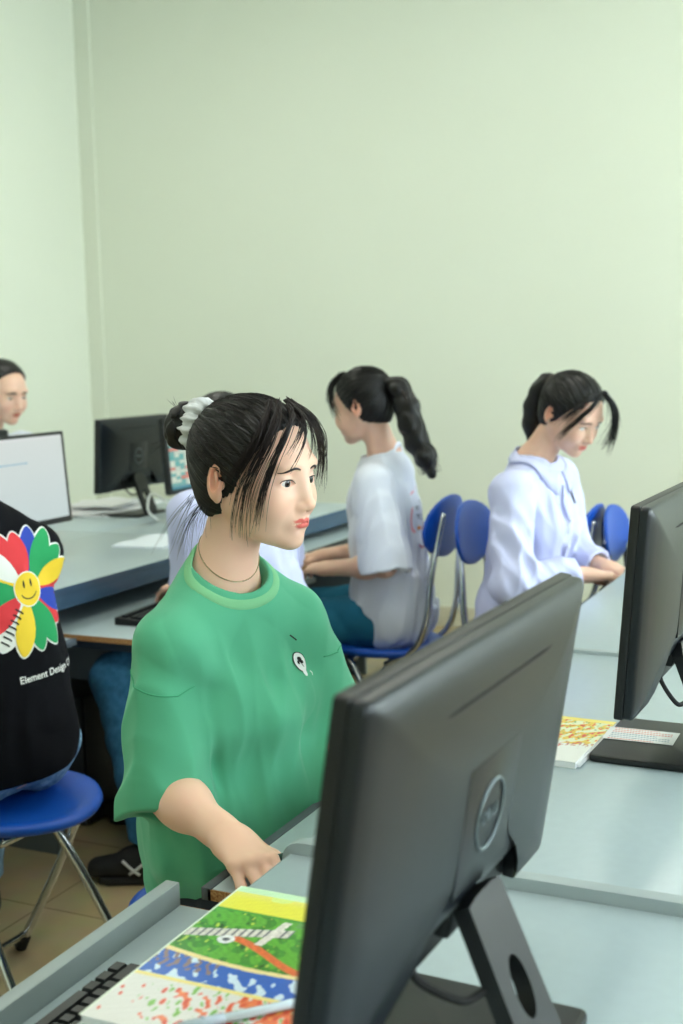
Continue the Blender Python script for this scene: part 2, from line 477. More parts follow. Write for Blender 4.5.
def torso_frame(J):
    pel, nk, R_, L_ = [np.array(J[k], float) for k in ('pel', 'nk', 'shR', 'shL')]
    up = nrm(nk-pel); l = nrm((L_-R_)-up*((L_-R_) @ up)); f = np.cross(l, up); H = np.linalg.norm(nk-pel)
    return pel, f, l, up, H
def folds(org, f, l, up, amp, seed=0, zt=.45, freq=1.):
    org = A3(org); f = A3(f); l = A3(l); up = A3(up); r = np.random.default_rng(seed); ph = r.uniform(0, 6.28, 8)
    def g(P):
        q = P-org; a = q @ f; b = q @ l; c = q @ up; th = np.arctan2(b, a)
        w = np.clip((zt-c)/zt, .12, 1)
        s = np.sin(4*freq*th+ph[0]+2.2*np.sin(7*c+ph[1]))*.5+np.sin(7*freq*th+ph[2]-14*c)*.32+np.sin(11*freq*th+ph[3]+20*c+1.5*np.sin(9*c))*.18
        s2 = np.sin(38*c+3*np.sin(2*th+ph[4])+ph[5])*np.clip((.16-c)/.16, 0, 1)*.6
        return -(amp*w*(s+s2))
    return g
def soft_folds(amp, sc, seed=0):
    r = np.random.default_rng(seed); K = r.normal(size=(7, 3)); K = K/np.linalg.norm(K, axis=1, keepdims=True)*r.uniform(.6, 1.7, (7, 1))*sc; ph = r.uniform(0, 6.28, 7)
    K = K.astype(np.float32)
    def g(P):
        s = 0
        for i in range(7): s = s+np.sin(P @ K[i]+ph[i]+1.4*np.sin(P @ K[(i+3) % 7]*.7+ph[(i+2) % 7]))
        s = s/4; return amp*(np.abs(s)*-2.0+.6)
    return g
def cloth_folds(f, l, up, amp, seed=0, wl=.085, org=(0, 0, 0), H=.5):
    """crisp drape folds running mostly down the garment"""
    r = np.random.default_rng(seed); f = A3(f); l = A3(l); up = A3(up); K = []; ph = r.uniform(0, 6.28, 16); k0 = 2*PI/wl
    for i in range(6): K.append((l*r.uniform(.45, 1.)*r.choice((-1, 1))+f*r.uniform(.3, .9)*r.choice((-1, 1))+up*r.uniform(-.42, .42))*k0)
    K = np.array(K, np.float32); Q = r.normal(size=(6, 3)).astype(np.float32)*9
    og = A3(org)
    def g(P):
        c = (P-og) @ up; e_ = np.clip((H-.035-c)/.10, .04, 1); s = 0.; w = .55+.45*np.sin(P @ Q[0]+ph[7])*np.sin(P @ Q[1]*1.3+ph[8])
        for i in range(6):
            v = np.sin(P @ K[i]+ph[i]+1.7*np.sin(P @ Q[i]+ph[(i+5) % 16])); m = .5+.5*np.sin(P @ Q[(i+2) % 6]*.9+ph[9+i % 6]); s = s+(np.sqrt(v*v+.03)-.62)*m
        return amp*s*w*2.4*e_
    return g
def ridge(a, b, r, k=.03): return (rc(a, b, r, r*.5), k)
def sleeve_ops(a, e, w, long, r0, r1, r2, cut=.5, tilt=0.):
    """returns outer capsules; the cuff plane; inner capsules"""
    a, e, w = [np.array(x, float) for x in (a, e, w)]
    if long:
        end = lerp(e, w, cut); d = nrm(w-e)
        return [(rc(a, e, r0, r1), .04), (rc(e, end+d*.03, r1, r2), .03)], (end, d), rc(end-d*.04, end+d*.08, r2-.012)
    d = nrm(e-a); end = a+(e-a)*cut; d2 = nrm(d+tilt*nrm(w-e))
    return [(rc(a, end+d*.05, r0, r1), .045)], (end, d2), rc(end-d*.07, end+d*.09, r1-.027, r1-.021)
def garment(J, kind='tee', sl=(.06, .08, .03), cut=(.95, .95), loose=1., amp=.005, seed=0, hem=-.10, neck=.060, fold_t=.45, extra=(), bust=.0, sfold=.0028, necklow=.0, neckf=0., nocut=False, shz=0., ks=.022, tilt=0., hipw=1., cf=.0, wl=.10, nc=1.):
    o, f, l, up, H = torso_frame(J); R = np.stack([f, l, up], 1)
    T = lambda a, b, c: o+f*a+l*b+up*c
    G = S(); q = loose
    G.add(ell(T(.005, 0, .66*H), (.112*q, .160*q, .190), R), 0)
    G.add(ell(T(.0, 0, .30*H), (.125*q, .158*q, .20), R), .06)
    G.add(ell(T(.0, 0, .02*H), (.140*q*hipw, .185*q*hipw, .15), R), .06)
    if bust:
        for s in (1, -1): G.add(ell(T(.085, s*.062, .60*H), (.045, .055, .055), R), .05)
    G.add(rc(T(-.012, 0, H-.045), np.array(J['shR'])-up*.004, .052, .049), .05)
    G.add(rc(T(-.012, 0, H-.045), np.array(J['shL'])-up*.004, .052, .049), .05)
    G.add(rc(T(-.012, 0, H-.06), T(-.005, 0, H+.0), .070*nc, .058*nc), .03)
    A = S()
    cuffs = []
    for s, c in (('R', cut[0]), ('L', cut[1])):
        outs, (end, d), inner = sleeve_ops(J['sh'+s], J['el'+s], J['wr'+s], kind != 'tee', sl[0], sl[1], sl[2], c, tilt)
        B = S()
        for fn, k in outs: B.add(fn, k)
        B.keep(half(end, d), .004); cuffs.append((end, d, inner))
        bb = (A3(end), A3(J['sh'+s]), A3(J['el'+s])); lo = np.min(bb, 0)-.13; hi = np.max(bb, 0)+.13
        def wr(P, B=B): return B(P)
        wr.bb = (lo, hi); G.add(wr, ks)
    for fn, k in extra: G.add(fn, k)
    if amp: G.disp(folds(o, f, l, up, amp, seed, fold_t))
    if sfold: G.disp(soft_folds(sfold, 26, seed+3))
    if cf: G.disp(cloth_folds(f, l, up, cf, seed+5, wl, o, H))
    G0 = S(); G0.ops = list(G.ops)
    for end, d, inner in cuffs: G.sub(inner, .003)
    if not nocut: G.sub(rc(T(neckf, 0, H+.012-necklow), T(neckf*1.6+.01, 0, H+.14), neck, neck*1.35), .006)
    G.keep(half(T(0, 0, hem), -up), .01)
    return G, G0, T, H
def bounds(*pts, pad=.16):
    P = np.array(pts, float); return P.min(0)-pad, P.max(0)+pad
def body(J, Hd, F, k=1., skin=None, lips='#c9605a', handsp=None, fine=.002, hh=.0025, neck_r=.047, parent=None, name='body', shoes=True, bw=1.):
    """continuous skin: head and neck, trunk, arms with hands, legs"""
    global M_SKIN
    if M_SKIN is None: M_SKIN = mat('skin', '#efc3ab', .42, attr='tone', sss=.25, spec=.35, bump=(420, .04))
    o, f, l, up, H = torso_frame(J); R = np.stack([f, l, up], 1); T = lambda a, b, c: o+f*a+l*b+up*c
    hs = S(); hs.add(Hd.wrap(F), 0)
    jaw = Hd.w(np.array([[-.022, 0, -.035]]))[0]
    hs.add(rc(jaw, T(-.012, 0, H-.01), neck_r*.98, neck_r*1.05), .022)
    hs.add(rc(T(-.012, 0, H-.01), T(.005, 0, H-.10), neck_r*1.1, .050), .03)
    hs.add(rc(T(.0, .02, H-.042), T(-.01, .10, H-.082), .032, .026), .04); hs.add(rc(T(.0, -.02, H-.042), T(-.01, -.10, H-.082), .032, .026), .04)
    hs.keep(half(T(0, 0, H-.13), -up), .01)
    lo, hi = bounds(Hd.C, T(.03, .09, H-.06), T(0, -.09, H-.06), pad=.10); lo[2] = min(lo[2], T(0, 0, H)[2]-.12); lo2, hi2 = bounds(Hd.C, pad=.13*k); lo = np.minimum(lo, lo2); hi = np.maximum(hi, hi2)
    parts = [(hs, lo, hi, fine)]
    tr = S()
    tr.add(ell(T(0, 0, .62*H), (.085, .135, .17), R), 0); tr.add(ell(T(0, 0, .25*H), (.09, .125, .17), R), .05); tr.add(ell(T(-.01, 0, .02*H), (.105*bw, .155*bw, .11*bw), R), .05)
    dn = np.array((0, 0, -.028)); tr.add(rc(J['shR']+dn, J['shL']+dn, .03), .03)
    for s in ('R', 'L'):
        tr.add(rc(J['sh'+s]+dn, J['el'+s], .034, .030), .03); 
        hp = T(.02, (.08*bw if s == 'L' else -.08*bw), -.01)
        if 'kn'+s in J:
            tr.add(rc(hp, J['kn'+s], .066*bw, .048), .04); tr.add(rc(J['kn'+s], J['an'+s], .046, .032), .02); tr.add(rc(J['an'+s]-V3(0, 0, .02), J['to'+s]-V3(0, 0, .012), .026, .017), .01)
    pts = [J['shR'], J['shL'], J['elR'], J['elL'], o, J['nk']]+[J[x] for x in ('knR', 'knL', 'anR', 'anL', 'toR', 'toL') if x in J]
    tr.keep(half(T(0, 0, H-.06), up), .01)
    lo, hi = bounds(*pts, pad=.13); parts.append((tr, lo, hi, .008))
    for s, hp in (('R', handsp[0]), ('L', handsp[1])):
        a = S(); e = np.array(J['el'+s], float); w = np.array(J['wr'+s], float); shd = np.array(J['sh'+s], float); d = nrm(w-e)
        a.add(rc(lerp(shd, e, .55), e, .038*k, .033*k), 0); a.add(rc(e, lerp(e, w, .35), .033*k, .0330*k), .02); a.add(rc(lerp(e, w, .3), w, .0330*k, .0225*k), .03)
        for fn, kk in hand_ops(w, hp['d'], hp['n'], hp['side'], k*.94, **hp.get('o', {})): a.add(fn, kk)
        lo, hi = bounds(lerp(shd, e, .6), e, w, w+nrm(hp['d'])*.17, pad=.055); parts.append((a, lo, hi, hh))
    return sobj(name, parts, M_SKIN, parent, col=skin_col(Hd, SKIN if skin is None else skin, lips)), hs
def legs(J, m, parent, name, r=(.088, .066, .058, .052), seed=0, cuffs=(1., 1.), amp=.004, h=.007, hip=1.):
    o, f, l, up, H = torso_frame(J); T = lambda a, b, c: o+f*a+l*b+up*c; R = np.stack([f, l, up], 1)
    g = S(); g.add(ell(T(-.005, 0, .02), (.125*hip, .165*hip, .12*hip), R), 0)
    for s, q in (('R', -1), ('L', 1)):
        kn = np.array(J['kn'+s]); an = np.array(J['an'+s]); end = lerp(kn, an, cuffs[0])
        g.add(rc(T(.02, q*.085*hip, -.01), kn, r[0], r[1]), .03); g.add(rc(kn, end, r[1]*.97, r[3]), .03)
    g.disp(soft_folds(amp, 34, seed)); g.keep(half(T(0, 0, .07), up), .01)
    for s in 'RL':
        kn = np.array(J['kn'+s]); an = np.array(J['an'+s]); end = lerp(kn, an, cuffs[0]*.97); g.keep(half(end, nrm(an-kn)+0.) if False else half((0, 0, end[2]), (0, 0, -1)), .004)
    lo, hi = bounds(o, J['knR'], J['knL'], J['anR'], J['anL'], pad=.15)
    return sobj(name, [(g, lo, hi, h)], m, parent)
def shoe(J, s, parent, m, sole, stripe=None):
    an = np.array(J['an'+s], float); to = np.array(J['to'+s], float); d = to-an; d[2] = 0; d = nrm(d); sd = np.cross((0, 0, 1), d)
    b = np.array([an[0], an[1], 0.])
    g = S(); g.add(rc(b-d*.035+(0, 0, .045), b+d*.03+(0, 0, .05), .036, .038), 0); g.add(rc(b+d*.03+(0, 0, .048), b+d*.15+(0, 0, .034), .040, .031), .03)
    g.add(rc(b+(0, 0, .05), b+(0, 0, .100), .040, .038), .02); g.add(rc(b+(0, 0, .075), b+d*.06+(0, 0, .060), .030, .034), .02); g.keep(half((0, 0, .018), (0, 0, -1)), .004)
    g.sub(rc(b+(0, 0, .095), b+(0, 0, .15), .031), .004)
    lo, hi = bounds(b, b+d*.16+(0, 0, .08), pad=.07); o = sobj('shoe', [(g, lo, hi, .004)], m, parent)
    bm = bmesh.new(); prism(bm, [((b-d*.035+d*.19*t+sd*w_*q)[0], (b-d*.035+d*.19*t+sd*w_*q)[1]) for q, ts in ((1, (0, .15, .5, .8, .95)), (-1, (.95, .8, .5, .15, 0))) for t, w_ in zip(ts, ((.025, .038, .036, .042, .028) if q == 1 else (.028, .042, .036, .038, .025)))], 'z', .001, .022)
    bobj('sole', bm, sole, o, bevel=.004)
    if stripe:
        bm = bmesh.new()
        for q in (1, -1):
            for a0, a1 in ((.005, .06), (.03, .085)):
                P = [b+d*lerp(a0, a1, t)+sd*q*.06+np.array((0, 0, .03+.05*(1-t if a0 < .02 else t))) for t in np.linspace(0, 1, 9)]
                P = g.project(np.array(P, np.float32), .001, 8); tube(bm, [Vector(p) for p in P], .0045, 6)
        bobj('stripe', bm, stripe, o, smooth=True)
    return o
# ------------------------------------------------------------------ hair
def cap_sdf(tie=None, fringe=.032, slope=.6, nape=-.055, puff=1., male=False, ear=True, grooves=.0007):
    F = S(); p = puff
    F.add(ell((-.013, 0, .037), (.0955*p, .0825*p, .0845*p)), 0)
    F.add(ell((-.036, 0, -.005), (.060, .068, .073)), .02)
    if ear:
        for s in (1, -1): F.sub(ell((-.020, s*.086, -.010), (.020, .022, .034)), .006)
    def g(P): return (P[:, 0]-slope*P[:, 2]-fringe+ .25*np.clip(np.abs(P[:, 1])-.045, 0, 1)*0)/math.hypot(1, slope)
    g.bb = None; F.keep(g, .006)
    def h(P): return (nape+.35*(P[:, 0]+.03)+1.3*np.maximum(P[:, 0]+.015, 0)-P[:, 2])*.75
    h.bb = None; F.keep(h, .006)
    t = A3(tie if tie is not None else (-.09, 0, .05)); r = np.random.default_rng(3); ph = r.uniform(0, 6.28, 5)
    ax = t/np.linalg.norm(t); e1 = np.cross(ax, (0, 1, 0)); e1 /= np.linalg.norm(e1); e2 = np.cross(ax, e1); e1 = e1.astype(np.float32); e2 = e2.astype(np.float32)
    def d(P):
        th = np.arctan2(P @ e2, P @ e1); s = np.sin(th*34+ph[0])+np.sin(th*57+ph[1])*.7+np.sin(th*91+ph[2])*.5
        return grooves*s
    F.disp(d); return F
def strand_mesh(name, H, lines, m, parent, r=.0006, seg=3, kind=True):
    """lines: list of local polylines"""
    bm = bmesh.new()
    for ln in lines:
        W = [Vector(v) for v in H.w(np.array(ln))]; n = len(W)
        tube(bm, W, [H.k*r*(1-.75*(i/(n-1))**2) for i in range(n)], seg, cap=False)
    o = bobj(name, bm, m, parent, smooth=True)
    if kind: o['kind'] = 'stuff'
    return o
def comb(F, H, tie, n, seed, off=.0008, sel=None, jit=.25):
    """strands lying on the cap, from the hairline back to the tie"""
    r = np.random.default_rng(seed); c = np.array([-.013, 0, .037]); t = np.array(tie)-c; td = t/np.linalg.norm(t); out = []; S0 = []
    while len(S0) < n:
        v = r.normal(size=3); v /= np.linalg.norm(v)
        if sel is not None and not sel(v): continue
        S0.append(v)
    K = 14; P = []
    for v in S0:
        w = math.acos(max(-1, min(1, float(v @ td))))
        if w < .15: w = .15
        bulge = r.normal(size=3)*jit*.15
        for i in range(K):
            u = i/(K-1)*.96; q = (math.sin((1-u)*w)*v+math.sin(u*w)*td)/math.sin(w)+bulge*math.sin(PI*u)*w*.4
            P.append(c+q/np.linalg.norm(q)*.09)
    P = F.project(np.array(P, np.float32), off, 6); P += r.normal(size=P.shape).astype(np.float32)*.00015
    return [P[i*K:(i+1)*K] for i in range(len(S0))]
def bundle(path, n, spread, seed, tip=1.6, m=8):
    """loose strands following a local path"""
    r = np.random.default_rng(seed); out = []
    for _ in range(n):
        o = r.normal(size=3)*spread; p2 = [np.array(p)+o*(.35+(tip-.35)*i/(len(path)-1))+r.normal(size=3)*spread*.25 for i, p in enumerate(path)]
        q_ = [np.array(v) for v in smooth_path(p2, m)]; out.append(q_[:max(4, int(len(q_)*(1-.62*r.random()**1.6)))])
    return out
M_HAIR = mat('black_hair', '#060608', .40, spec=.42, bump=(160, .15))
M_HAIRB = mat('brown_hair', '#1a0f0e', .42, spec=.4)
# ------------------------------------------------------------------ camera
cam = bpy.data.cameras.new('camera'); co = bpy.data.objects.new('camera', cam); C.objects.link(co)
cam.sensor_fit = 'VERTICAL'; cam.sensor_height = 36; cam.lens = 1240/1024*36; cam.clip_start = .02
_p, _r, _y = [math.radians(a) for a in (6.9, -1.43, 25.1)]
_f = Vector((0, math.cos(_p), -math.sin(_p))); _u = Vector((0, math.sin(_p), math.cos(_p))); _x = Vector((1, 0, 0))
_x2 = _x*math.cos(_r)+_u*math.sin(_r); _u2 = -_x*math.sin(_r)+_u*math.cos(_r)
_RZ = Matrix.Rotation(_y, 3, 'Z')
co.matrix_world = Matrix.Translation((0, 0, 1.36)) @ Matrix([list(_RZ @ v) for v in (_x2, _u2, -_f)]).transposed().to_4x4()
cam.dof.use_dof = True; cam.dof.focus_distance = 1.80; cam.dof.aperture_fstop = 5.2
bpy.context.scene.camera = co

# ------------------------------------------------------------------ room
m_wall = mat('wall_paint', '#e0e5d5', .55, noise=(1.3, '#dde2d1', .5), bump=(90, .05), spec=.25)
m_ceil = mat('ceiling_paint', '#eef0ea', .9)
m_white = mat('white_gloss', '#e9ebe6', .4)
m_desk = mat('grey_laminate', '#a9b9be', .30, noise=(60, '#a2b1b7', .35), spec=.5)
m_deskside = mat('grey_edge_band', '#98a4a6', .42)
m_dark_apron = mat('blue_grey_apron', '#38536b', .4)
m_cab = mat('grey_panel', '#5f6a6e', .5)
m_pb = mat('particle_board', '#8a5a33', .9, noise=(260, '#c79a63', .9))
m_blk = mat('black_plastic', '#0e1215', .42, bump=(700, .08))
m_key = mat('key_plastic', '#1b1f24', .38)
m_chrome = mat('chrome', '#c9cdd0', .14, metal=1.)
m_rub = mat('black_rubber', '#0d0d0e', .8)
m_blue = mat('blue_plastic', '#0a4cb0', .38, bump=(300, .05), spec=.4)
m_dblue = mat('dark_rail', '#1c2b3c', .45)
m_print = mat('printed_paper', '#ffffff', .28, attr='print', coat=.3)
m_paper = mat('white_paper', '#eef0f2', .6)

def floor_mat():
    m = bpy.data.materials.new('floor_tiles'); m.use_nodes = True; N = m.node_tree.nodes; L = m.node_tree.links; b = N['Principled BSDF']
    tc = N.new('ShaderNodeTexCoord'); br = N.new('ShaderNodeTexBrick'); br.offset = 0; br.inputs['Scale'].default_value = 1
    br.inputs['Color1'].default_value = lin('#c3b18a'); br.inputs['Color2'].default_value = lin('#bda982'); br.inputs['Mortar'].default_value = lin('#8b7a5c')
    br.inputs['Mortar Size'].default_value = .0025; br.inputs['Brick Width'].default_value = .4; br.inputs['Row Height'].default_value = .4
    n = N.new('ShaderNodeTexNoise'); n.inputs['Scale'].default_value = 9; n.inputs['Detail'].default_value = 6
    mx = N.new('ShaderNodeMix'); mx.data_type = 'RGBA'; mx.blend_type = 'MULTIPLY'; mx.inputs['Factor'].default_value = .35
    L.new(tc.outputs['Object'], br.inputs['Vector']); L.new(tc.outputs['Object'], n.inputs['Vector'])
    L.new(br.outputs['Color'], mx.inputs['A']); L.new(n.outputs['Color'], mx.inputs['B']); L.new(mx.outputs['Result'], b.inputs['Base Color'])
    b.inputs['Roughness'].default_value = .24; return m
m_floor = floor_mat()
X0, X1, Y0, Y1, ZC = -4.33, 2.9, -2.2, 5.9, 3.5
def struct(name, bm, m, parent=None, bevel=0.): return tag(bobj(name, bm, m, parent, bevel=bevel), kind='structure')
def sbox(name, b, m):
    bm = bmesh.new(); box(bm, *b); return struct(name, bm, m)
sbox('floor', (X0-.2, X1+.2, Y0-.2, Y1+.2, -.12, 0), m_floor)
sbox('ceiling', (X0-.2, X1+.2, Y0-.2, Y1+.2, ZC, ZC+.12), m_ceil)
sbox('wall_back', (X0-.2, X1+.2, Y1, Y1+.2, 0, ZC), m_wall)
bm = bmesh.new(); box(bm, X0-.2, X0, Y0, Y1, 0, ZC); struct('wall_left', bm, m_wall)
sbox('wall_front', (X0-.2, X1+.2, Y0-.2, Y0, 0, ZC), m_wall)
bm = bmesh.new(); box(bm, X0, X0+.10, Y1-.012, Y1, 0, ZC); struct('trim_1', bm, m_wall)     # shallow pilaster in the corner
# right wall with three tall windows
bm = bmesh.new(); WY = [(-1.4, .3), (1.1, 2.8), (3.5, 5.2)]; za, zb = .95, 2.75
box(bm, X1, X1+.2, Y0, Y1, 0, za); box(bm, X1, X1+.2, Y0, Y1, zb, ZC); e = Y0
for a, b in WY+[(Y1, 0)]:
    box(bm, X1, X1+.2, e, a, za, zb); e = b
struct('wall_right', bm, m_wall)
m_glass = bpy.data.materials.new('window_glass'); m_glass.use_nodes = True
_N = m_glass.node_tree.nodes; _b = _N['Principled BSDF']; _b.inputs['Transmission Weight'].default_value = 1; _b.inputs['Roughness'].default_value = 0; _b.inputs['IOR'].default_value = 1.02; _b.inputs['Alpha'].default_value = .25
for i, (a, b) in enumerate(WY):
    bm = bmesh.new(); t = .05; x0, x1 = X1+.06, X1+.11
    box(bm, x0, x1, a, a+t, za, zb); box(bm, x0, x1, b-t, b, za, zb); box(bm, x0, x1, a, b, za, za+t); box(bm, x0, x1, a, b, zb-t, zb)
    mid = (a+b)/2; box(bm, x0, x1, mid-.02, mid+.02, za, zb); box(bm, x0, x1, a, b, 2.2, 2.24)
    w = struct('window_%d' % (i+1), bm, m_white)
    bm = bmesh.new(); box(bm, X1+.08, X1+.086, a+t, b-t, za+t, zb-t); bobj('pane', bm, m_glass, w)
    l = bpy.data.lights.new('window_daylight', 'AREA'); l.shape = 'RECTANGLE'; l.size = b-a; l.size_y = zb-za; l.energy = (58, 88, 160)[i]; l.color = (.80, .945, 1.)
    lo = bpy.data.objects.new('window_daylight', l); C.objects.link(lo); lo.location = (X1+.30, mid, (za+zb)/2); lo.rotation_euler = (0, math.radians(90), 0)
bm = bmesh.new(); box(bm, X0+.1, X1, Y1-.014, Y1, 0, .10); struct('baseboard_back', bm, mat('skirting', '#c8c4ae', .4))
bm = bmesh.new(); box(bm, X0, X0+.014, Y0, Y1-.014, 0, .10); struct('baseboard_left', bm, mat('skirting', '#c8c4ae', .4))
# ceiling tubes
def tube_lamp(x, y, lab):
    t = thing('ceiling_light', lab, 'ceiling light', (x, y, ZC), 0, 'fluorescent ceiling lights')
    boxobj('housing', (-.05, .05, -.6, .6, -.05, 0), m_white, t, .004)
    bm = bmesh.new(); tube(bm, [(0, -.57, -.075), (0, .57, -.075)], .016, 12); bobj('lamp_tube', bm, mat('lamp_tube', '#ffffff', .5, emit=9.), t)
for x, y in ((-2.9, 3.9), (-.6, 3.9), (-2.9, 1.2), (-.6, 1.2)):
    tube_lamp(x, y, 'white fluorescent tube light under the ceiling')
    l = bpy.data.lights.new('ceiling_light_glow', 'AREA'); l.shape = 'RECTANGLE'; l.size = .2; l.size_y = 1.2; l.energy = 13; l.color = (1., .975, .86)
    o = bpy.data.objects.new('ceiling_light_glow', l); C.objects.link(o); o.location = (x, y, ZC-.11)
w = bpy.data.worlds.new('sky'); bpy.context.scene.world = w; w.use_nodes = True
w.node_tree.nodes['Background'].inputs['Color'].default_value = (.85, .95, 1, 1); w.node_tree.nodes['Background'].inputs['Strength'].default_value = 1.5

# ------------------------------------------------------------------ desks
def rounded(pts, idx, r, n=6):
    """round the corners listed in idx"""
    out = []; N = len(pts)
    for i, p in enumerate(pts):
        if i not in idx: out.append(p); continue
        p = Vector(p); a = Vector(pts[i-1])-p; b = Vector(pts[(i+1) % N])-p; a.normalize(); b.normalize()
        for k in range(n+1):
            t = k/n; out.append(tuple(p+a*r*(1-t)**2+b*r*t**2))
    return out
def desk(label, loc, rz, W, D=.59, tray=None, apron=False, far_top=.7495, near_top=.7495, near_w=.02, far_w=.02, lipm=None, hf=.02):
    t = thing('computer_desk', label, 'desk', loc, rz, 'computer desks in two rows')
    y0 = near_w if near_top < .745 else 0; y1 = W
    boxobj('desktop', (0, D, near_w if near_top > .75 else -.0+.0, W-(far_w if far_top > .75 else 0), .732, .75), m_desk, t, .0015)
    for a, b, top in ((0, near_w, near_top), (W-far_w, W, far_top)):
        top2 = top if top > .75 else .7315
        bm = bmesh.new(); prism(bm, [(0, 0), (D, 0), (D, top2)]+rounded([(D, top2), (-hf, top2), (-hf, .60), (0, .55)], (1, 2), .03)[1:], 'y', a+.0005, b-.0005)
        # prism 'y' wants (x, z)
        bobj('side_panel', bm, m_cab if hf < 0 else m_deskside, t, bevel=.001)
    boxobj('modesty_panel', (D-.06, D-.045, near_w+.001, W-far_w-.001, .20, .731), m_cab, t, .001)
    if apron: boxobj('apron', (.0, .018, near_w+.001, W-far_w-.001, .688, .7315), m_dark_apron, t, .001)
    boxobj('edge_strip', (-.0015, -.0002, .001, W-.001, .7325, .7495), m_dark_apron if apron else m_deskside, t, 0)
    if tray:
        x, ya, yb, z, lip = tray
        k = boxobj('keyboard_tray', (x+.012, .30, ya+.002, yb-.002, z-.016, z), m_desk, t, .001)
        bm = bmesh.new()
        bm.free()
        for q in (ya, yb-.0018): boxobj('board_end', (x+.006, .30, q, q+.0018, z-.016, z-.001), m_pb, k, 0)
        if lip: 
            boxobj('tray_lip', (x-.009, x+.0115, ya, yb, z-.018, z+lip), m_deskside, k, .0015)
        else: boxobj('tray_lip', (x-.004, x+.0115, ya, yb, z-.017, z+.0005), mat('dark_edge', '#515b62', .45), k, .001)
        for q in (ya+.01, yb-.03): boxobj('slide_rail', (x+.03, .30, q, q+.02, z-.04, z-.0165), m_dblue, k, .001)
    return t
UY = [(.27, 1.342), (1.343, 2.475), (2.476, 3.56), (3.562, 4.63)]
desk('grey computer desk in front, holding the colourful book and the nearest monitor', (-.70, .27, 0), 0, 1.072, .60, (-.160, .04, 1.022, .67, .03), far_top=.765, near_top=.765, far_w=.022, hf=.014)
desk('grey computer desk where the girl in green rests her hand on the tray', (-.70, 1.343, 0), 0, 1.132, .60, (-.147, .003, 1.09, .67, 0), near_top=.738, near_w=.04)
desk('grey computer desk beyond the right monitor, before the girl in the white uniform shirt', (-.745, 2.476, 0), 0, 1.084, .60, (-.10, .03, 1.05, .67, 0), near_top=.757, far_top=.757)
desk('farthest grey computer desk of the right row, mostly hidden by the right monitor', (-.745, 3.562, 0), 0, 1.068, .60, (-.10, .03, 1.05, .67, 0))
P180 = PI
desk('grey computer desk at far left with blue-grey apron, in front of the empty white screen', (-2.17, 3.782, 0), P180, 1.07, .59, (-.30, .02, 1.05, .63, 0), apron=True, hf=-.03)
desk('grey computer desk on the left where the girl in the white tee types', (-2.17, 4.853, 0), P180, 1.07, .59, (-.38, .02, 1.06, .665, 0), apron=True, hf=-.03)
desk('grey computer desk beside the person in the black tee', (-2.17, 2.711, 0), P180, 1.07, .59, (-.10, .02, 1.05, .63, 0), apron=True, hf=-.03)
desk('rear left grey computer desk before the boy by the wall', (-3.352, 2.712, 0), 0, 1.07, .59, (-.12, .02, 1.05, .63, 0))
desk('rear left grey computer desk nearest the corner, carrying white papers', (-3.352, 3.783, 0), 0, 1.07, .59, (-.05, .02, 1.05, .63, 0))

# ------------------------------------------------------------------ monitors
m_scr_off = mat('screen_glass', '#0a0c0f', .12, spec=.6)
m_logo = mat('logo_grey', '#6f7b80', .35, metal=.4)
def scr_white(u, v):
    c = np.stack([.80+.06*v, .86+.03*v, .86+.02*v], 1)
    t = (np.abs(v-.70) < .008) & (u > .10) & (u < .62) & (np.sin(u*260) > -.4); c[t] = [.40, .68, .80]
    t = (np.abs(v-.86) < .006) & (u > .05) & (u < .35) & (np.sin(u*200) > -.2); c[t] = [.62, .70, .55]
    c[v > .965] = [.88, .9, .9]; return c
def scr_sheet(u, v):
    c = np.ones((len(u), 3))*np.array([.82, .87, .80])
    r = np.floor(v*22); q = np.floor(u*14); h = (np.sin(r*12.9+q*78.2)*43758.5) % 1
    m = (h > .55) & (q < 3); c[m] = [.35, .68, .66]; m = (h < .18) & (q < 4); c[m] = [.85, .45, .38]; m = (h > .8) & (q > 3) & (q < 9); c[m] = [.70, .80, .86]
    m = (h < .08) & (q > 4); c[m] = [.90, .74, .42]
    g = ((v*22) % 1 < .12) | ((u*14) % 1 < .06); c[g] = [.66, .72, .70]; c[v > .92] = [.22, .42, .52]; c[(v < .05)] = [.25, .55, .62]; return c
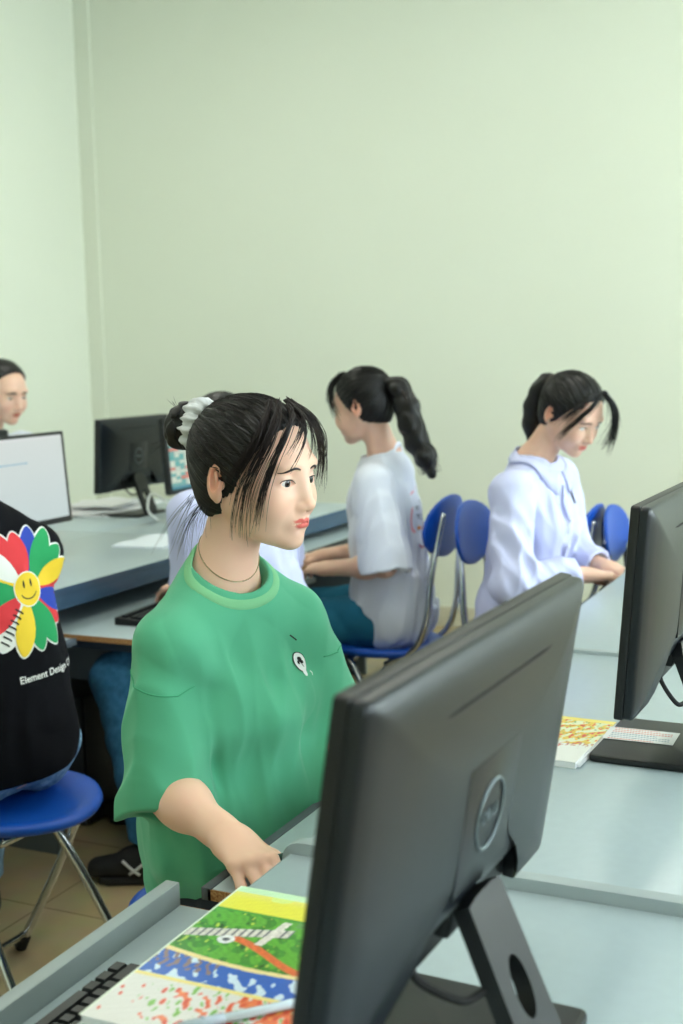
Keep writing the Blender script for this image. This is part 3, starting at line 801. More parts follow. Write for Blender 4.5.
def monitor(label, loc, rz, screen=None, detail=True, tilt=5., up=0., note=False):
    t = thing('computer_monitor', label, 'monitor', loc, rz, 'black desktop monitors')
    W, H = .2525, .149; zc = .254+up
    M = Matrix.Translation((0, 0, zc)) @ Matrix.Rotation(math.radians(-tilt), 4, 'Y')
    bm = bmesh.new(); o = rounded([(-W, -H), (W, -H), (W, H), (-W, H)], (0, 1, 2, 3), .006, 4); prism(bm, o, 'x', -.003, .010, M); bobj('front_bezel', bm, m_blk, t, bevel=.0022)
    scr = (lambda u, v: np.zeros((len(u), 3))+.02) if screen is None else screen
    Ms = M @ Matrix(((0, 0, 1, .0115), (1, 0, 0, 0), (0, 1, 0, .004), (0, 0, 0, 1)))
    if screen is None: painted('screen', .474, .268, 2, 2, scr, m_scr_off, t, M=Ms)
    else: painted('screen', .474, .268, 200, 120, scr, mat('lit_screen', '#ffffff', .3, attr='print', emit=.80), t, M=Ms)
    bm = bmesh.new(); w, h = W-.0012, H-.0008
    o = [(-w, -h), (-.168, -h), (-.160, -h+.043), (.160, -h+.043), (.168, -h), (w, -h), (w, h), (-w, h)]; o = rounded(o, (0, 5, 6, 7), .010, 5); rings = []
    for x, sy, sz in ((-.0035, 1, 1), (-.0125, 1, 1), (-.0150, .995, .992), (-.0175, .978, .970), (-.0225, .90, .88), (-.0270, .78, .74), (-.0300, .62, .56), (-.0310, .40, .36)):
        rings.append([bm.verts.new(M @ Vector((x, p[0]*sy, p[1]*sz))) for p in o])
    for A, B in zip(rings, rings[1:]):
        for k in range(len(o)): bm.faces.new((A[k], A[(k+1) % len(o)], B[(k+1) % len(o)], B[k]))
    bm.faces.new(rings[-1]); bm.faces.new(rings[0][::-1]); bmesh.ops.recalc_face_normals(bm, faces=bm.faces[:])
    s = bobj('back_shell', bm, m_mon, t, smooth=True); s.data.set_sharp_from_angle(angle=.75)
    if detail:
        bm = bmesh.new(); P = [(-.0262+.035*max(0, abs(y)-.10), y, .107+(.0 if abs(y) < .13 else (abs(y)-.13)*.12)) for y in np.linspace(-.15, .15, 25)]
        tube(bm, [M @ Vector(p) for p in P], .0022, 6); bobj('vent_slot', bm, m_rub, s)
        bm = bmesh.new(); box(bm, -.0316, -.026, -.062, .062, -.068, .045, M); bobj('cover_plate', bm, m_mon, s, bevel=.0008)
        bm = bmesh.new(); Mr = M @ Matrix.Translation((-.0322, 0, -.012)) @ Matrix.Rotation(PI/2, 4, 'Y')
        P = [Mr @ Vector((.031*math.cos(a), .031*math.sin(a), 0)) for a in np.linspace(0, 2*PI, 49)[:-1]]; tube(bm, P, .0016, 8, closed=True)
        ring = bobj('logo_ring', bm, m_logo, s, smooth=True)
        for i, (ch, x, a) in enumerate((('D', -.0155, 0), ('E', -.0045, .62), ('L', .0065, 0), ('L', .0150, 0))):
            me = text_mesh(ch, .019, .0006); me.materials.append(m_logo)
            Mt = M @ Matrix.Translation((-.0326, 0, -.0115)) @ Matrix(((0, 0, -1, 0), (-1, 0, 0, 0), (0, 1, 0, 0), (0, 0, 0, 1))) @ Matrix.Translation((x, 0, 0)) @ Matrix.Rotation(a, 4, 'Z') @ Matrix.Diagonal((.92, .8, 1, 1))
            me.transform(Mt); link(bpy.data.objects.new('logo_letter', me), ring)
    # foot
    bm = bmesh.new(); o = rounded([(-.085, -.108), (.097, -.108), (.097, .108), (-.085, .108)], (0, 1, 2, 3), .012, 4); prism(bm, o, 'z', .0, .011); b = bobj('base', bm, m_blk, t, bevel=.003)
    # neck: broad blade with an oval cable hole
    bm = bmesh.new(); n = 28; a0 = Vector((-.078, 0, .010)); a1 = Vector((-.016, 0, zc-.088)); d = a1-a0; L = d.length; d.normalize(); nn = Vector((d.z, 0, -d.x))
    def pt(y, s, o): return a0+d*s+Vector((0, y, 0))+nn*o
    for o in (0,):
        hc, hy, hs = .072, .016, .028; inner = [(hy*math.cos(2*PI*k/n), hc+hs*math.sin(2*PI*k/n)) for k in range(n)]; outer = []
        for k in range(n):
            a = 2*PI*k/n; cx_, sy_ = math.cos(a), math.sin(a); w0 = .041
            q = min(w0/abs(cx_) if abs(cx_) > 1e-6 else 9, (hc/abs(sy_) if sy_ < 0 else (L-hc)/abs(sy_)) if abs(sy_) > 1e-6 else 9); y = cx_*q; s_ = hc+sy_*q
            outer.append((y*(1-.10*s_/L), s_))
        th = .016
        vi = [[bm.verts.new(pt(y, s_, o_)) for y, s_ in inner] for o_ in (-th/2, th/2)]; vo = [[bm.verts.new(pt(y, s_, o_)) for y, s_ in outer] for o_ in (-th/2, th/2)]
        for k in range(n):
            k2 = (k+1) % n
            for q in (0, 1):
                bm.faces.new((vi[q][k], vi[q][k2], vo[q][k2], vo[q][k]))
            bm.faces.new((vi[0][k], vi[0][k2], vi[1][k2], vi[1][k])); bm.faces.new((vo[0][k], vo[0][k2], vo[1][k2], vo[1][k]))
        bmesh.ops.recalc_face_normals(bm, faces=bm.faces[:])
    nk = bobj('stand_neck', bm, m_blk, t)
    bm = bmesh.new(); box(bm, -.022, -.006, -.030, .030, -.122, -.085, M); bobj('hinge_block', bm, m_blk, t, bevel=.004)
    bm = bmesh.new(); P = smooth_path([M @ Vector((-.014, .088, -.100)), M @ Vector((-.018, .088, -.128)), (-.026, .070, .094), (-.034, .045, .088), (-.044, .018, .094), (-.040, .002, .11)]); tube(bm, P, .0035, 8); bobj('power_cable', bm, m_rub, t, smooth=True)
    return t
m_mon = mat('monitor_shell', '#0e161d', .34, bump=(900, .10), spec=.45)
d = monitor('nearest black monitor seen from behind, filling the lower foreground', (-.350, .966, .7505), PI-.036, tilt=9.5, up=-.009)
monitor('black monitor seen from behind at the right edge, with a paper sticker on its foot', (-.342, 1.905, .7505), PI-.03, tilt=4.5, up=.006)
monitor('lit monitor with a plain white screen at the far left', (-2.56, 3.065, .7505), 0, scr_white, tilt=4, up=.004)
monitor('black monitor seen from behind on the rear left desk by the corner', (-2.96, 4.29, .7505), PI, tilt=4, up=.004)
monitor('lit monitor with a coloured spreadsheet behind the hair bun', (-2.60, 4.23, .7505), 0, scr_sheet, tilt=4, up=.014)
monitor('black monitor peeking out above the white screen, in front of the boy', (-2.95, 3.235, .7505), PI, detail=False, tilt=3, up=.000)

# ------------------------------------------------------------------ keyboards, mice
def keyboard(label, loc, rz, keys=True):
    t = thing('keyboard', label, 'keyboard', loc, rz, 'black computer keyboards')
    # local: x from the user's side (0) to the back (.145), y across
    bm = bmesh.new(); prism(bm, [(0, 0), (.145, 0), (.145, .022), (.135, .022), (.004, .012), (0, .009)], 'y', -.222, .222); bobj('case', bm, m_blk, t, bevel=.002)
    rows = [(.012, [(1.25,)*3+(6.25,)+(1.25,)*4, 3, 4]), (.031, [(2.25,)+(1,)*10+(2.75,), 1, 4]), (.050, [(1.75,)+(1,)*11+(2.25,), 0, 4]), (.069, [(1.5,)+(1,)*12+(1.5,), 3, 4]), (.088, [(1,)*13+(2,), 3, 4]), (.117, [(1,)+(1,)*12, 3, 4])]
    if keys:
        cache = {}
        for x, (ws, mid, pad) in rows:
            z = .0125+.0076*x/.1; ys = []; y = .212
            for w_ in ws: ys.append((y-w_*.0188/2, w_)); y -= w_*.0188*(1 if len(ws) > 10 or True else 1)
            base = .212-15*.0188-.006
            if mid == 3: ys += [(base-(i+.5)*.0188, 1) for i in range(3)]
            elif mid == 1: ys.append((base-1.5*.0188, 1))
            ys = [q for q in ys if q[0] > -.215]
            for yy, w_ in ys:
                k = round(w_, 2)
                if k not in cache:
                    bm = bmesh.new(); h = w_*.0188/2-.0012
                    a = [(-.008, -h), (.008, -h), (.008, h), (-.008, h)]; b_ = [(-.0062, -h+.0022), (.0062, -h+.0022), (.0062, h-.0022), (-.0062, h-.0022)]
                    va = [bm.verts.new((p[0], p[1], 0)) for p in a]; vb = [bm.verts.new((p[0], p[1], .0075)) for p in b_]
                    bm.faces.new(vb)
                    for i in range(4): bm.faces.new((va[i], va[(i+1) % 4], vb[(i+1) % 4], vb[i]))
                    ko = bobj('key', bm, m_key, t, bevel=.0008); cache[k] = ko.data; first = ko
                else: first = link(bpy.data.objects.new('key', cache[k]), t)
                first.location = (x, yy, z)
    else:
        bm = bmesh.new()
        for x in (.012, .031, .050, .069, .088, .117):
            for i in range(21):
                y = -.205+i*.0205; box(bm, x-.008, x+.008, y-.0085, y+.0085, .012+.076*x, .02+.076*x)
        bobj('key_rows', bm, m_key, t)
    return t
keyboard('black keyboard on the pulled-out tray, partly under the colourful book', (-.815, .888, .6705), .0)
keyboard('black keyboard on the low tray left of the girl in green', (-1.935, 3.10, .6305), PI+.05, False)
keyboard('black keyboard under the hands of the girl in the white tee', (-1.84, 4.03, .6655), PI, False)
keyboard('black keyboard under the hands of the girl in the uniform shirt', (-.83, 3.72, .6705), 0, False)
def mouse(label, loc, rz, m):
    t = thing('computer_mouse', label, 'mouse', loc, rz)
    g = S(); g.add(ell((0, 0, .006), (.055, .031, .026)), 0); g.keep(half((0, 0, 0), (0, 0, -1)), .003)
    sobj('shell', [(g, (-.07, -.05, -.02), (.07, .05, .05), .003)], m, t)
    bm = bmesh.new(); lathe(bm, [(0, -.003), (.007, -.003), (.007, .003), (0, .003)], 16, Matrix.Translation((.032, 0, .026)) @ Matrix.Rotation(PI/2, 4, 'X')); bobj('scroll_wheel', bm, m_rub, t)
mouse('black mouse under the right hand of the girl in green', (-.745, 1.420, .6705), .0, m_blk)

# ------------------------------------------------------------------ chairs
def folding_chair(label, loc, rz, back=True, name='folding_chair', group='blue folding chairs', top=.90):
    t = thing(name, label, 'chair' if back else 'stool', loc, rz, group)
    R_ = .190; bm = bmesh.new(); prof = [(0, .448), (.06, .4465), (.11, .4475), (.15, .452), (.176, .4545), (.187, .449), (R_, .440), (.184, .431), (.15, .424), (0, .420)]
    lathe(bm, prof, 48, sx=1., sy=.97)
    for v in bm.verts: v.co.z += .22*v.co.y**2*(1 if v.co.z > .435 else .8)-.16*max(v.co.x, 0)**2
    bobj('seat', bm, m_blue, t, smooth=True)
    for s in (1, -1):
        y = s*.135
        for a, b in (((.085, y, .425), (-.165, s*.17, .012)), ((-.06 if back else -.045, y*.8, .425), (.175, s*.165, .012))):
            a = Vector(a); b = Vector(b); bm = bmesh.new(); tube(bm, smooth_path([a, lerp(a, b, .5)+Vector((0, s*.012, 0)), b], 6), .0105, 12)
            lg = bobj('leg', bm, m_chrome, t, smooth=True)
            bm = bmesh.new(); d = (b-a).normalized(); tube(bm, [b-d*.03, b+d*.004, b+d*.010], [.0145, .0155, .011], 12); bobj('rubber_foot', bm, m_rub, lg, smooth=True)
    for x, z, w_ in ((-.145, .045, .166), (.155, .045, .16)):
        bm = bmesh.new(); tube(bm, [(x, -w_, z), (x, w_, z)], .008, 10); bobj('stretcher', bm, m_chrome, t, smooth=True)
    bm = bmesh.new(); tube(bm, [(-.055, -.11, .412), (-.055, .11, .412)], .009, 10); tube(bm, [(.085, -.135, .412), (.085, .135, .412)], .009, 10); bobj('seat_rail', bm, m_chrome, t, smooth=True)
    if back:
        for s in (1, -1):
            P = smooth_path([(-.04, s*.125, .405), (-.14, s*.135, .46), (-.185, s*.135, .56), (-.200, s*.125, .70), (-.215, s*.10, top-.12), (-.222, s*.075, top-.05)], 6)
            bm = bmesh.new(); tube(bm, P, .0105, 12); bobj('back_support', bm, m_chrome, t, smooth=True)
        g = S(); zc = top-.095
        def f(P):
            x = P[:, 0]+.212+.55*(P[:, 1])**2*-1.0+(P[:, 2]-zc)*.10; r = np.sqrt((P[:, 1]/.180)**2+((P[:, 2]-zc)/.100)**2)
            e = (r-1)*.10; return np.maximum(np.abs(x)-.008, e-.0)+np.clip(e+.02, 0, .02)*.15
        g.add(f, 0); sobj('backrest', [(g, (-.27, -.2, zc-.12), (-.13, .2, zc+.12), .005)], m_blue, t)
    return t
def at_ground(x, y): return (x, y, 0)
folding_chair('blue and chrome stool under the person in the black tee', (-1.735, 2.015, 0), -.05, back=False, name='folding_stool', group='blue folding stools')
folding_chair('blue stool under the girl in the green tee', (-1.030, 1.740, 0), -.4, back=False, name='folding_stool', group='blue folding stools')
folding_chair('blue folding chair under the girl in the white tee', (-1.555, 3.66, 0), PI, top=.935)
folding_chair('blue folding chair behind the girl in the uniform shirt', (-1.035, 3.60, 0), -.0, top=.925)
folding_chair('empty blue folding chair by the back wall just right of the uniform shirt', (-1.215, 4.20, 0), PI, top=.852)
folding_chair('empty blue folding chair half hidden by the right monitor', (-.735, 4.22, 0), 0, top=.848)
folding_chair('blue folding chair in the far left corner behind the desks', (-3.66, 4.72, 0), .1, top=.84)
folding_chair('blue stool under the student in lilac behind the girl in green', (-1.62, 2.98, 0), PI, back=False, name='folding_stool', group='blue folding stools')
folding_chair('blue stool under the boy at the rear left desk', (-3.66, 4.08, 0), 0, back=False, name='folding_stool', group='blue folding stools')

# ------------------------------------------------------------------ books and papers
def hill(v, a): return v
def cover(u, v):
    """u across (0 at the left edge), v up the page"""
    n1 = vnoise(u*3, v*3, 1); n2 = vnoise(u*9, v*9, 2); n3 = vnoise(u*24, v*24, 3); c = np.ones((len(u), 3))*.88
    def put(m, k): c[m] = k
    vv = v+.04*np.sin(u*3)
    fl = v < .30; put(fl, [.88, .88, .87])
    o = fl & (n2+.7*n3+1.4*(u-.42) > .25) & (v > .03); put(o, [.93, .47, .27]); o2 = o & (n3 > .25); put(o2, [.86, .28, .16]); o3 = fl & (n2+n3 < -.55) & (u > .15) & (v > .05); put(o3, [.46, .72, .27])
    o4 = o & (n3 < -.35); put(o4, [.97, .72, .35])
    b = (v >= .30) & (vv < .47); put(b, [.13, .38, .76]); cl = b & (n2*1.2+n3*.4 > .30); put(cl, [.82, .90, .97]); bl = b & (u < .35) & (n3 > .1) & (v > .36); put(bl, [.55, .45, .45])
    put((v > .285) & (v < .305), [.93, .87, .55]); put(((vv > .468) & (vv < .492)), [.95, .86, .62])
    g = (vv >= .492) & (v < .80); base = np.where((n2 > 0)[:, None], [.22, .55, .16], [.36, .68, .20]); c[g] = base[g]
    put(g & (n3+n2*.5 > .55), [.72, .82, .30]); put(g & (n3-n2 < -.75), [.10, .34, .10])
    path = g & (np.abs(v-(.56-.11*(u-.35)+.05*np.sin(u*6))) < .018) & (u > .22); put(path, [.88, .42, .22])
    bd = g & (np.abs(v-.60-.22*u) < .030) & (u < .52); put(bd, [.86, .84, .82]); put(bd & (np.sin(u*160) > .5), [.45, .45, .50])
    bd = g & (np.abs(u-.42-.16*(v-.62)) < .022) & (v > .60) & (v < .79); put(bd, [.90, .88, .86])
    bd = g & (u > .62) & (v > .66) & (v < .765); put(bd, [.84, .80, .78]); put(bd & (np.sin(u*90) > .3) & (np.sin(v*160) > 0), [.62, .40, .38]); put(g & (v > .765) & (u > .50), [.40, .62, .35])
    put(g & (((u-.24)/.045)**2+((v-.60)/.030)**2 < 1), [.92, .93, .95]); put(g & (((u-.24)/.018)**2+((v-.60)/.012)**2 < 1), [.25, .27, .33])
    put((v >= .80) & (v < .815), [.28, .62, .22])
    y = (v >= .815); c[y] = np.stack([.93-.2*np.clip((v-.90)*6, 0, 1)*0, np.full_like(v, .90), .28+.5*np.clip((v-.90)*8, 0, 1)], 1)[y]
    put(y & (n1+n2*.3 > .45), [.88, .94, .55]); put((v > .955), [.80, .93, .78])
    lab = (v > .83) & (v < .93) & (u > .52) & (u < .98); put(lab, [.52, .72, .50]); lab2 = (v > .838) & (v < .922) & (u > .535) & (u < .965); put(lab2, [.93, .95, .96])
    put(lab2 & (np.abs(v-.885) < .006) & (u > .68) & (u < .80) & (np.sin(u*300) > 0), [.35, .38, .45])
    fn_ = 1+.10*vnoise(u*55, v*75, 9)+.10*vnoise(u*110, v*140, 10)*((v > .28) & (v < .80))+.12*vnoise(u*30, v*40, 11)*((v > .49) & (v < .80)); c = np.clip(c*fn_[:, None], 0, 1)
    put((u < .01), [.90, .95, .88]); return c
def book(label, loc, rz, w, h, th, fn, n=(230, 330), cat='book', name='book', group=None, z0=0.):
    t = thing(name, label, cat, loc, rz, group)
    bm = bmesh.new(); prism(bm, rounded([(-w/2, -h/2), (w/2, -h/2), (w/2, h/2), (-w/2, h/2)], (0, 3), .006, 4), 'z', .0004, th-.0006); bobj('pages', bm, m_paper, t)
    painted('front_cover', w+.001, h+.001, n[0], n[1], fn, m_print, t, z=th)
    boxobj('back_cover', (-w/2, w/2, -h/2, h/2, -.0002, .0004), mat('cover_card', '#dfe6df', .4), t, 0)
    return t
book('large book with a colourful campus picture cover on the front desk', (-.587, 1.030, .7555), .0, .212, .305, .009, cover)
book('plain white book lying under the colourful picture book', (-.585, 1.026, .7505), .01, .208, .300, .0045, lambda u, v: np.ones((len(u), 3))*.93, (2, 2))
def cover2(u, v):
    n2 = vnoise(u*7, v*7, 5); n3 = vnoise(u*16, v*16, 6); c = np.ones((len(u), 3))*np.array([.93, .94, .92])
    m = v > .42; c[m] = [.90, .93, .80]; m = (v > .38) & (n2 > -.05); c[m] = [.93, .80, .22]; m = (v > .30) & (n3+n2 > .45); c[m] = [.87, .28, .17]; m = (v > .5) & (n3 < -.45); c[m] = [.42, .66, .28]
    m = (np.abs(v-.38) < .05) & (n3 > .2); c[m] = [.78, .55, .50]; m = v > .93; c[m] = [.97, .90, .45]; return c
tb = book('booklet with red and yellow printed cover between the two monitors', (-.520, 1.875, .7505), -.05, .150, .225, .010, cover2, (120, 160), 'booklet', 'booklet', 'worn booklets between the monitors')
bm = bmesh.new()
for i in range(3): box(bm, .070, .079+.001*i, -.111+.001*i, .109, .0072-.0025*i, .0078-.0025*i)
bobj('loose_page', bm, m_paper, tb)
# pen lying on the book
t = thing('pen', 'clear plastic pen lying across the colourful book', 'pen', (-.530, .945, .7650))
d = Vector((.060, .062, 0)); d.normalize(); a = -d*.072; b = d*.072
m_clear = mat('clear_plastic', '#cfe0ea', .12, spec=.7)
bm = bmesh.new(); tube(bm, [a+Vector((0, 0, .0045)), b+Vector((0, 0, .0045))], .0044, 8); bobj('barrel', bm, m_clear, t, smooth=True)
bm = bmesh.new(); tube(bm, [b+Vector((0, 0, .0045)), b+d*.012+Vector((0, 0, .0045))], [.0044, .001], 8); bobj('tip', bm, m_chrome, t, smooth=True)
bm = bmesh.new(); tube(bm, [a-d*.012+Vector((0, 0, .0045)), a+d*.03+Vector((0, 0, .0045))], .0052, 8); box(bm, -.002, .002, -.001, .001, .0085, .011, Matrix.Translation(a+d*.01)); bobj('cap', bm, mat('pen_cap', '#b9c9d6', .2), t, smooth=True)
# sticker on the foot of the right monitor
def sticker(u, v):
    c = np.ones((len(u), 3))*np.array([.90, .91, .92]); rows = np.floor(v*7); f = (v*7) % 1
    t = (f > .30) & (f < .72) & (np.sin(u*150+rows*2.1) > -.55) & (u > .08) & (u < .92-.2*((rows % 3) == 0)); red = (rows >= 4) | (rows == 0)
    c[t & red] = [.82, .30, .27]; c[t & ~red] = [.33, .47, .62]; return c
t = thing('paper_sticker', 'white sticker with red and blue lines of print on the right monitor foot', 'sticker', (-.386, 1.918, .7622), PI/2)
painted('sheet', .110, .065, 150, 90, sticker, m_print, t, z=.0004, M=Matrix.Rotation(-PI/2-.0, 4, 'Z')); boxobj('backing', (-.0325, .0325, -.055, .055, 0, .0003), m_paper, t, 0)
# papers at the corner desk
t = thing('paper_stack', 'loose stack of white papers under the black monitor in the corner', 'papers', (-3.17, 4.36, .7505), .15)
for i, (w_, h_, dx, dy, r, z) in enumerate(((.30, .42, 0, 0, .1, 0), (.28, .40, .03, .02, -.12, .012), (.21, .30, -.02, .03, .25, .022), (.21, .29, .03, -.02, -.05, .034))):
    bm = bmesh.new(); bmesh.ops.create_grid(bm, x_segments=14, y_segments=18, size=.5)
    for v in bm.verts:
        x, y = v.co.x, v.co.y; v.co = Vector((x*w_, y*h_, z+.008+.006*math.sin(x*7+i)*math.sin(y*5+i*2)))
    r_ = bmesh.ops.extrude_face_region(bm, geom=bm.faces[:])
    for v in [g for g in r_['geom'] if isinstance(g, bmesh.types.BMVert)]: v.co.z -= .0075
    bmesh.ops.recalc_face_normals(bm, faces=bm.faces[:]); o = bobj('paper_sheet', bm, m_paper, t, smooth=False); o.location = (dx, dy, 0); o.rotation_euler.z = r
t = thing('open_notebook', 'open white notebook on the left desk before the white screen', 'notebook', (-2.40, 3.62, .7505), .05)
for s in (1, -1):
    bm = bmesh.new(); bmesh.ops.create_grid(bm, x_segments=12, y_segments=8, size=.5)
    for v in bm.verts: v.co = Vector((v.co.x*.20, (v.co.y+.5*s)*.15, .006+.004*math.sin((v.co.y+.5)*PI)))
    r_ = bmesh.ops.extrude_face_region(bm, geom=bm.faces[:])
    for v in [g for g in r_['geom'] if isinstance(g, bmesh.types.BMVert)]: v.co.z = 0
    bmesh.ops.recalc_face_normals(bm, faces=bm.faces[:]); bobj('page_block', bm, mat('bluish_paper', '#dfe8f2', .6), t)
# white cable near the spreadsheet monitor
bm = bmesh.new(); tube(bm, smooth_path([(-2.72, 4.10, .755), (-2.74, 4.06, .80), (-2.75, 4.10, .86), (-2.73, 4.16, .83), (-2.68, 4.18, .77), (-2.62, 4.08, .7555), (-2.50, 4.02, .7555)], 8), .0045, 8)
tag(bobj('video_cable', bm, m_white, smooth=True), 'white cable looping behind the spreadsheet monitor', 'cable')
# computer tower under the left desk
t = thing('computer_tower', 'dark grey computer tower standing under the left desk', 'computer', (-2.42, 2.98, 0), 0)
boxobj('case', (-.20, .20, -.09, .09, .006, .40), mat('tower_metal', '#3c4145', .4), t, .006); boxobj('front_panel', (.2003, .215, -.088, .088, .01, .398), m_blk, t, .004)
bm = bmesh.new(); lathe(bm, [(0, .2165), (.009, .2165), (.009, .214), (.012, .214)], 20, Matrix.Translation((0, 0, .33)) @ Matrix.Rotation(PI/2, 4, 'Y')); bobj('power_button', bm, m_chrome, t)
# small castor base by the girl in the white tee
t = thing('rolling_stool', 'chrome rolling stool base with black castors beyond the white tee girl', 'stool', (-2.10, 4.99, 0))
bm = bmesh.new(); tube(bm, [(0, 0, .07), (0, 0, .40)], .018, 12); bobj('column', bm, m_chrome, t, smooth=True)
bm = bmesh.new(); lathe(bm, [(0, .44), (.12, .44), (.14, .425), (.13, .40), (0, .40)], 28); bobj('seat', bm, m_rub, t, smooth=True)
for k in range(5):
    a = 2*PI*k/5+.3; u = Vector((math.cos(a), math.sin(a), 0)); bm = bmesh.new(); tube(bm, [Vector((0, 0, .085)), u*.22+Vector((0, 0, .062))], [.016, .011], 8); sp = bobj('spoke', bm, m_chrome, t, smooth=True)
    bm = bmesh.new(); M_ = Matrix.Translation(u*.22+Vector((0, 0, .027))) @ Matrix.Rotation(a, 4, 'Z') @ Matrix.Rotation(PI/2, 4, 'X'); lathe(bm, [(0, -.02), (.018, -.02), (.026, -.015), (.026, .015), (.018, .02), (0, .02)], 20, M_); bobj('castor', bm, m_rub, sp, smooth=True)
# ------------------------------------------------------------------ the people
def V3(*a): return np.array(a, float)
m_brow = mat('brow_hair', '#2a1c1a', .6); m_lash = mat('lash', '#120d0d', .6)
m_green = mat('green_cotton', '#5cb48e', .85, bump=(900, .12), spec=.2, sheen=.15)
m_collar = mat('light_green_rib', '#86c896', .9, bump=(500, .3), spec=.2)
m_wt = mat('white_cotton', '#dde1ee', .85, bump=(700, .12), spec=.2)
m_uni = mat('lilac_white_cotton', '#ccd0f2', .8, bump=(700, .1), spec=.25)
m_blkt = mat('black_cotton', '#0b0c12', .9, bump=(600, .15), spec=.15)
m_jean = mat('blue_denim', '#27597a', .85, noise=(60, '#3b6f92', .6), bump=(500, .3), spec=.15)
m_teal = mat('teal_trousers', '#1f6480', .85, noise=(20, '#276f8c', .5), bump=(500, .15), spec=.2)
m_shoe = mat('black_canvas', '#0c0c0f', .7); m_sole = mat('dark_sole', '#17171a', .6); m_strp = mat('white_stripe', '#cfcfcf', .6)
def collar_ring(F0, T, H, r, m, parent, tilt=.4, n=44, thick=.0055, ox=.0, oz=0., wid=1.6, name='collar'):
    """ribbed neck band laid on the shirt round the neck"""
    P = []
    for i in range(n):
        a = 2*PI*i/n; x = math.cos(a)*r; P.append(T(ox+x, math.sin(a)*r*1.05, H+.012-tilt*x-.010*abs(math.sin(a))**3+oz))
    P = F0.project(np.array(P, np.float32), -.0005, 8)
    c = P.mean(0); P2 = P-F0.grad(P)*.001
    bm = bmesh.new(); pts = [Vector(p) for p in P2]; G = F0.grad(P2); N = len(pts); rings = []
    for i in range(N):
        t = (pts[(i+1) % N]-pts[i-1]).normalized(); nn = Vector(G[i]); w = t.cross(nn).normalized(); ring = []
        for k in range(10):
            a = 2*PI*k/10; ring.append(bm.verts.new(pts[i]+w*math.cos(a)*thick*wid+nn*math.sin(a)*thick*.62))
        rings.append(ring)
    for i in range(N):
        A, B = rings[i], rings[(i+1) % N]
        for k in range(10): bm.faces.new((A[k], A[(k+1) % 10], B[(k+1) % 10], B[k]))
    bmesh.ops.recalc_face_normals(bm, faces=bm.faces[:])
    return bobj(name, bm, m, parent, smooth=True)

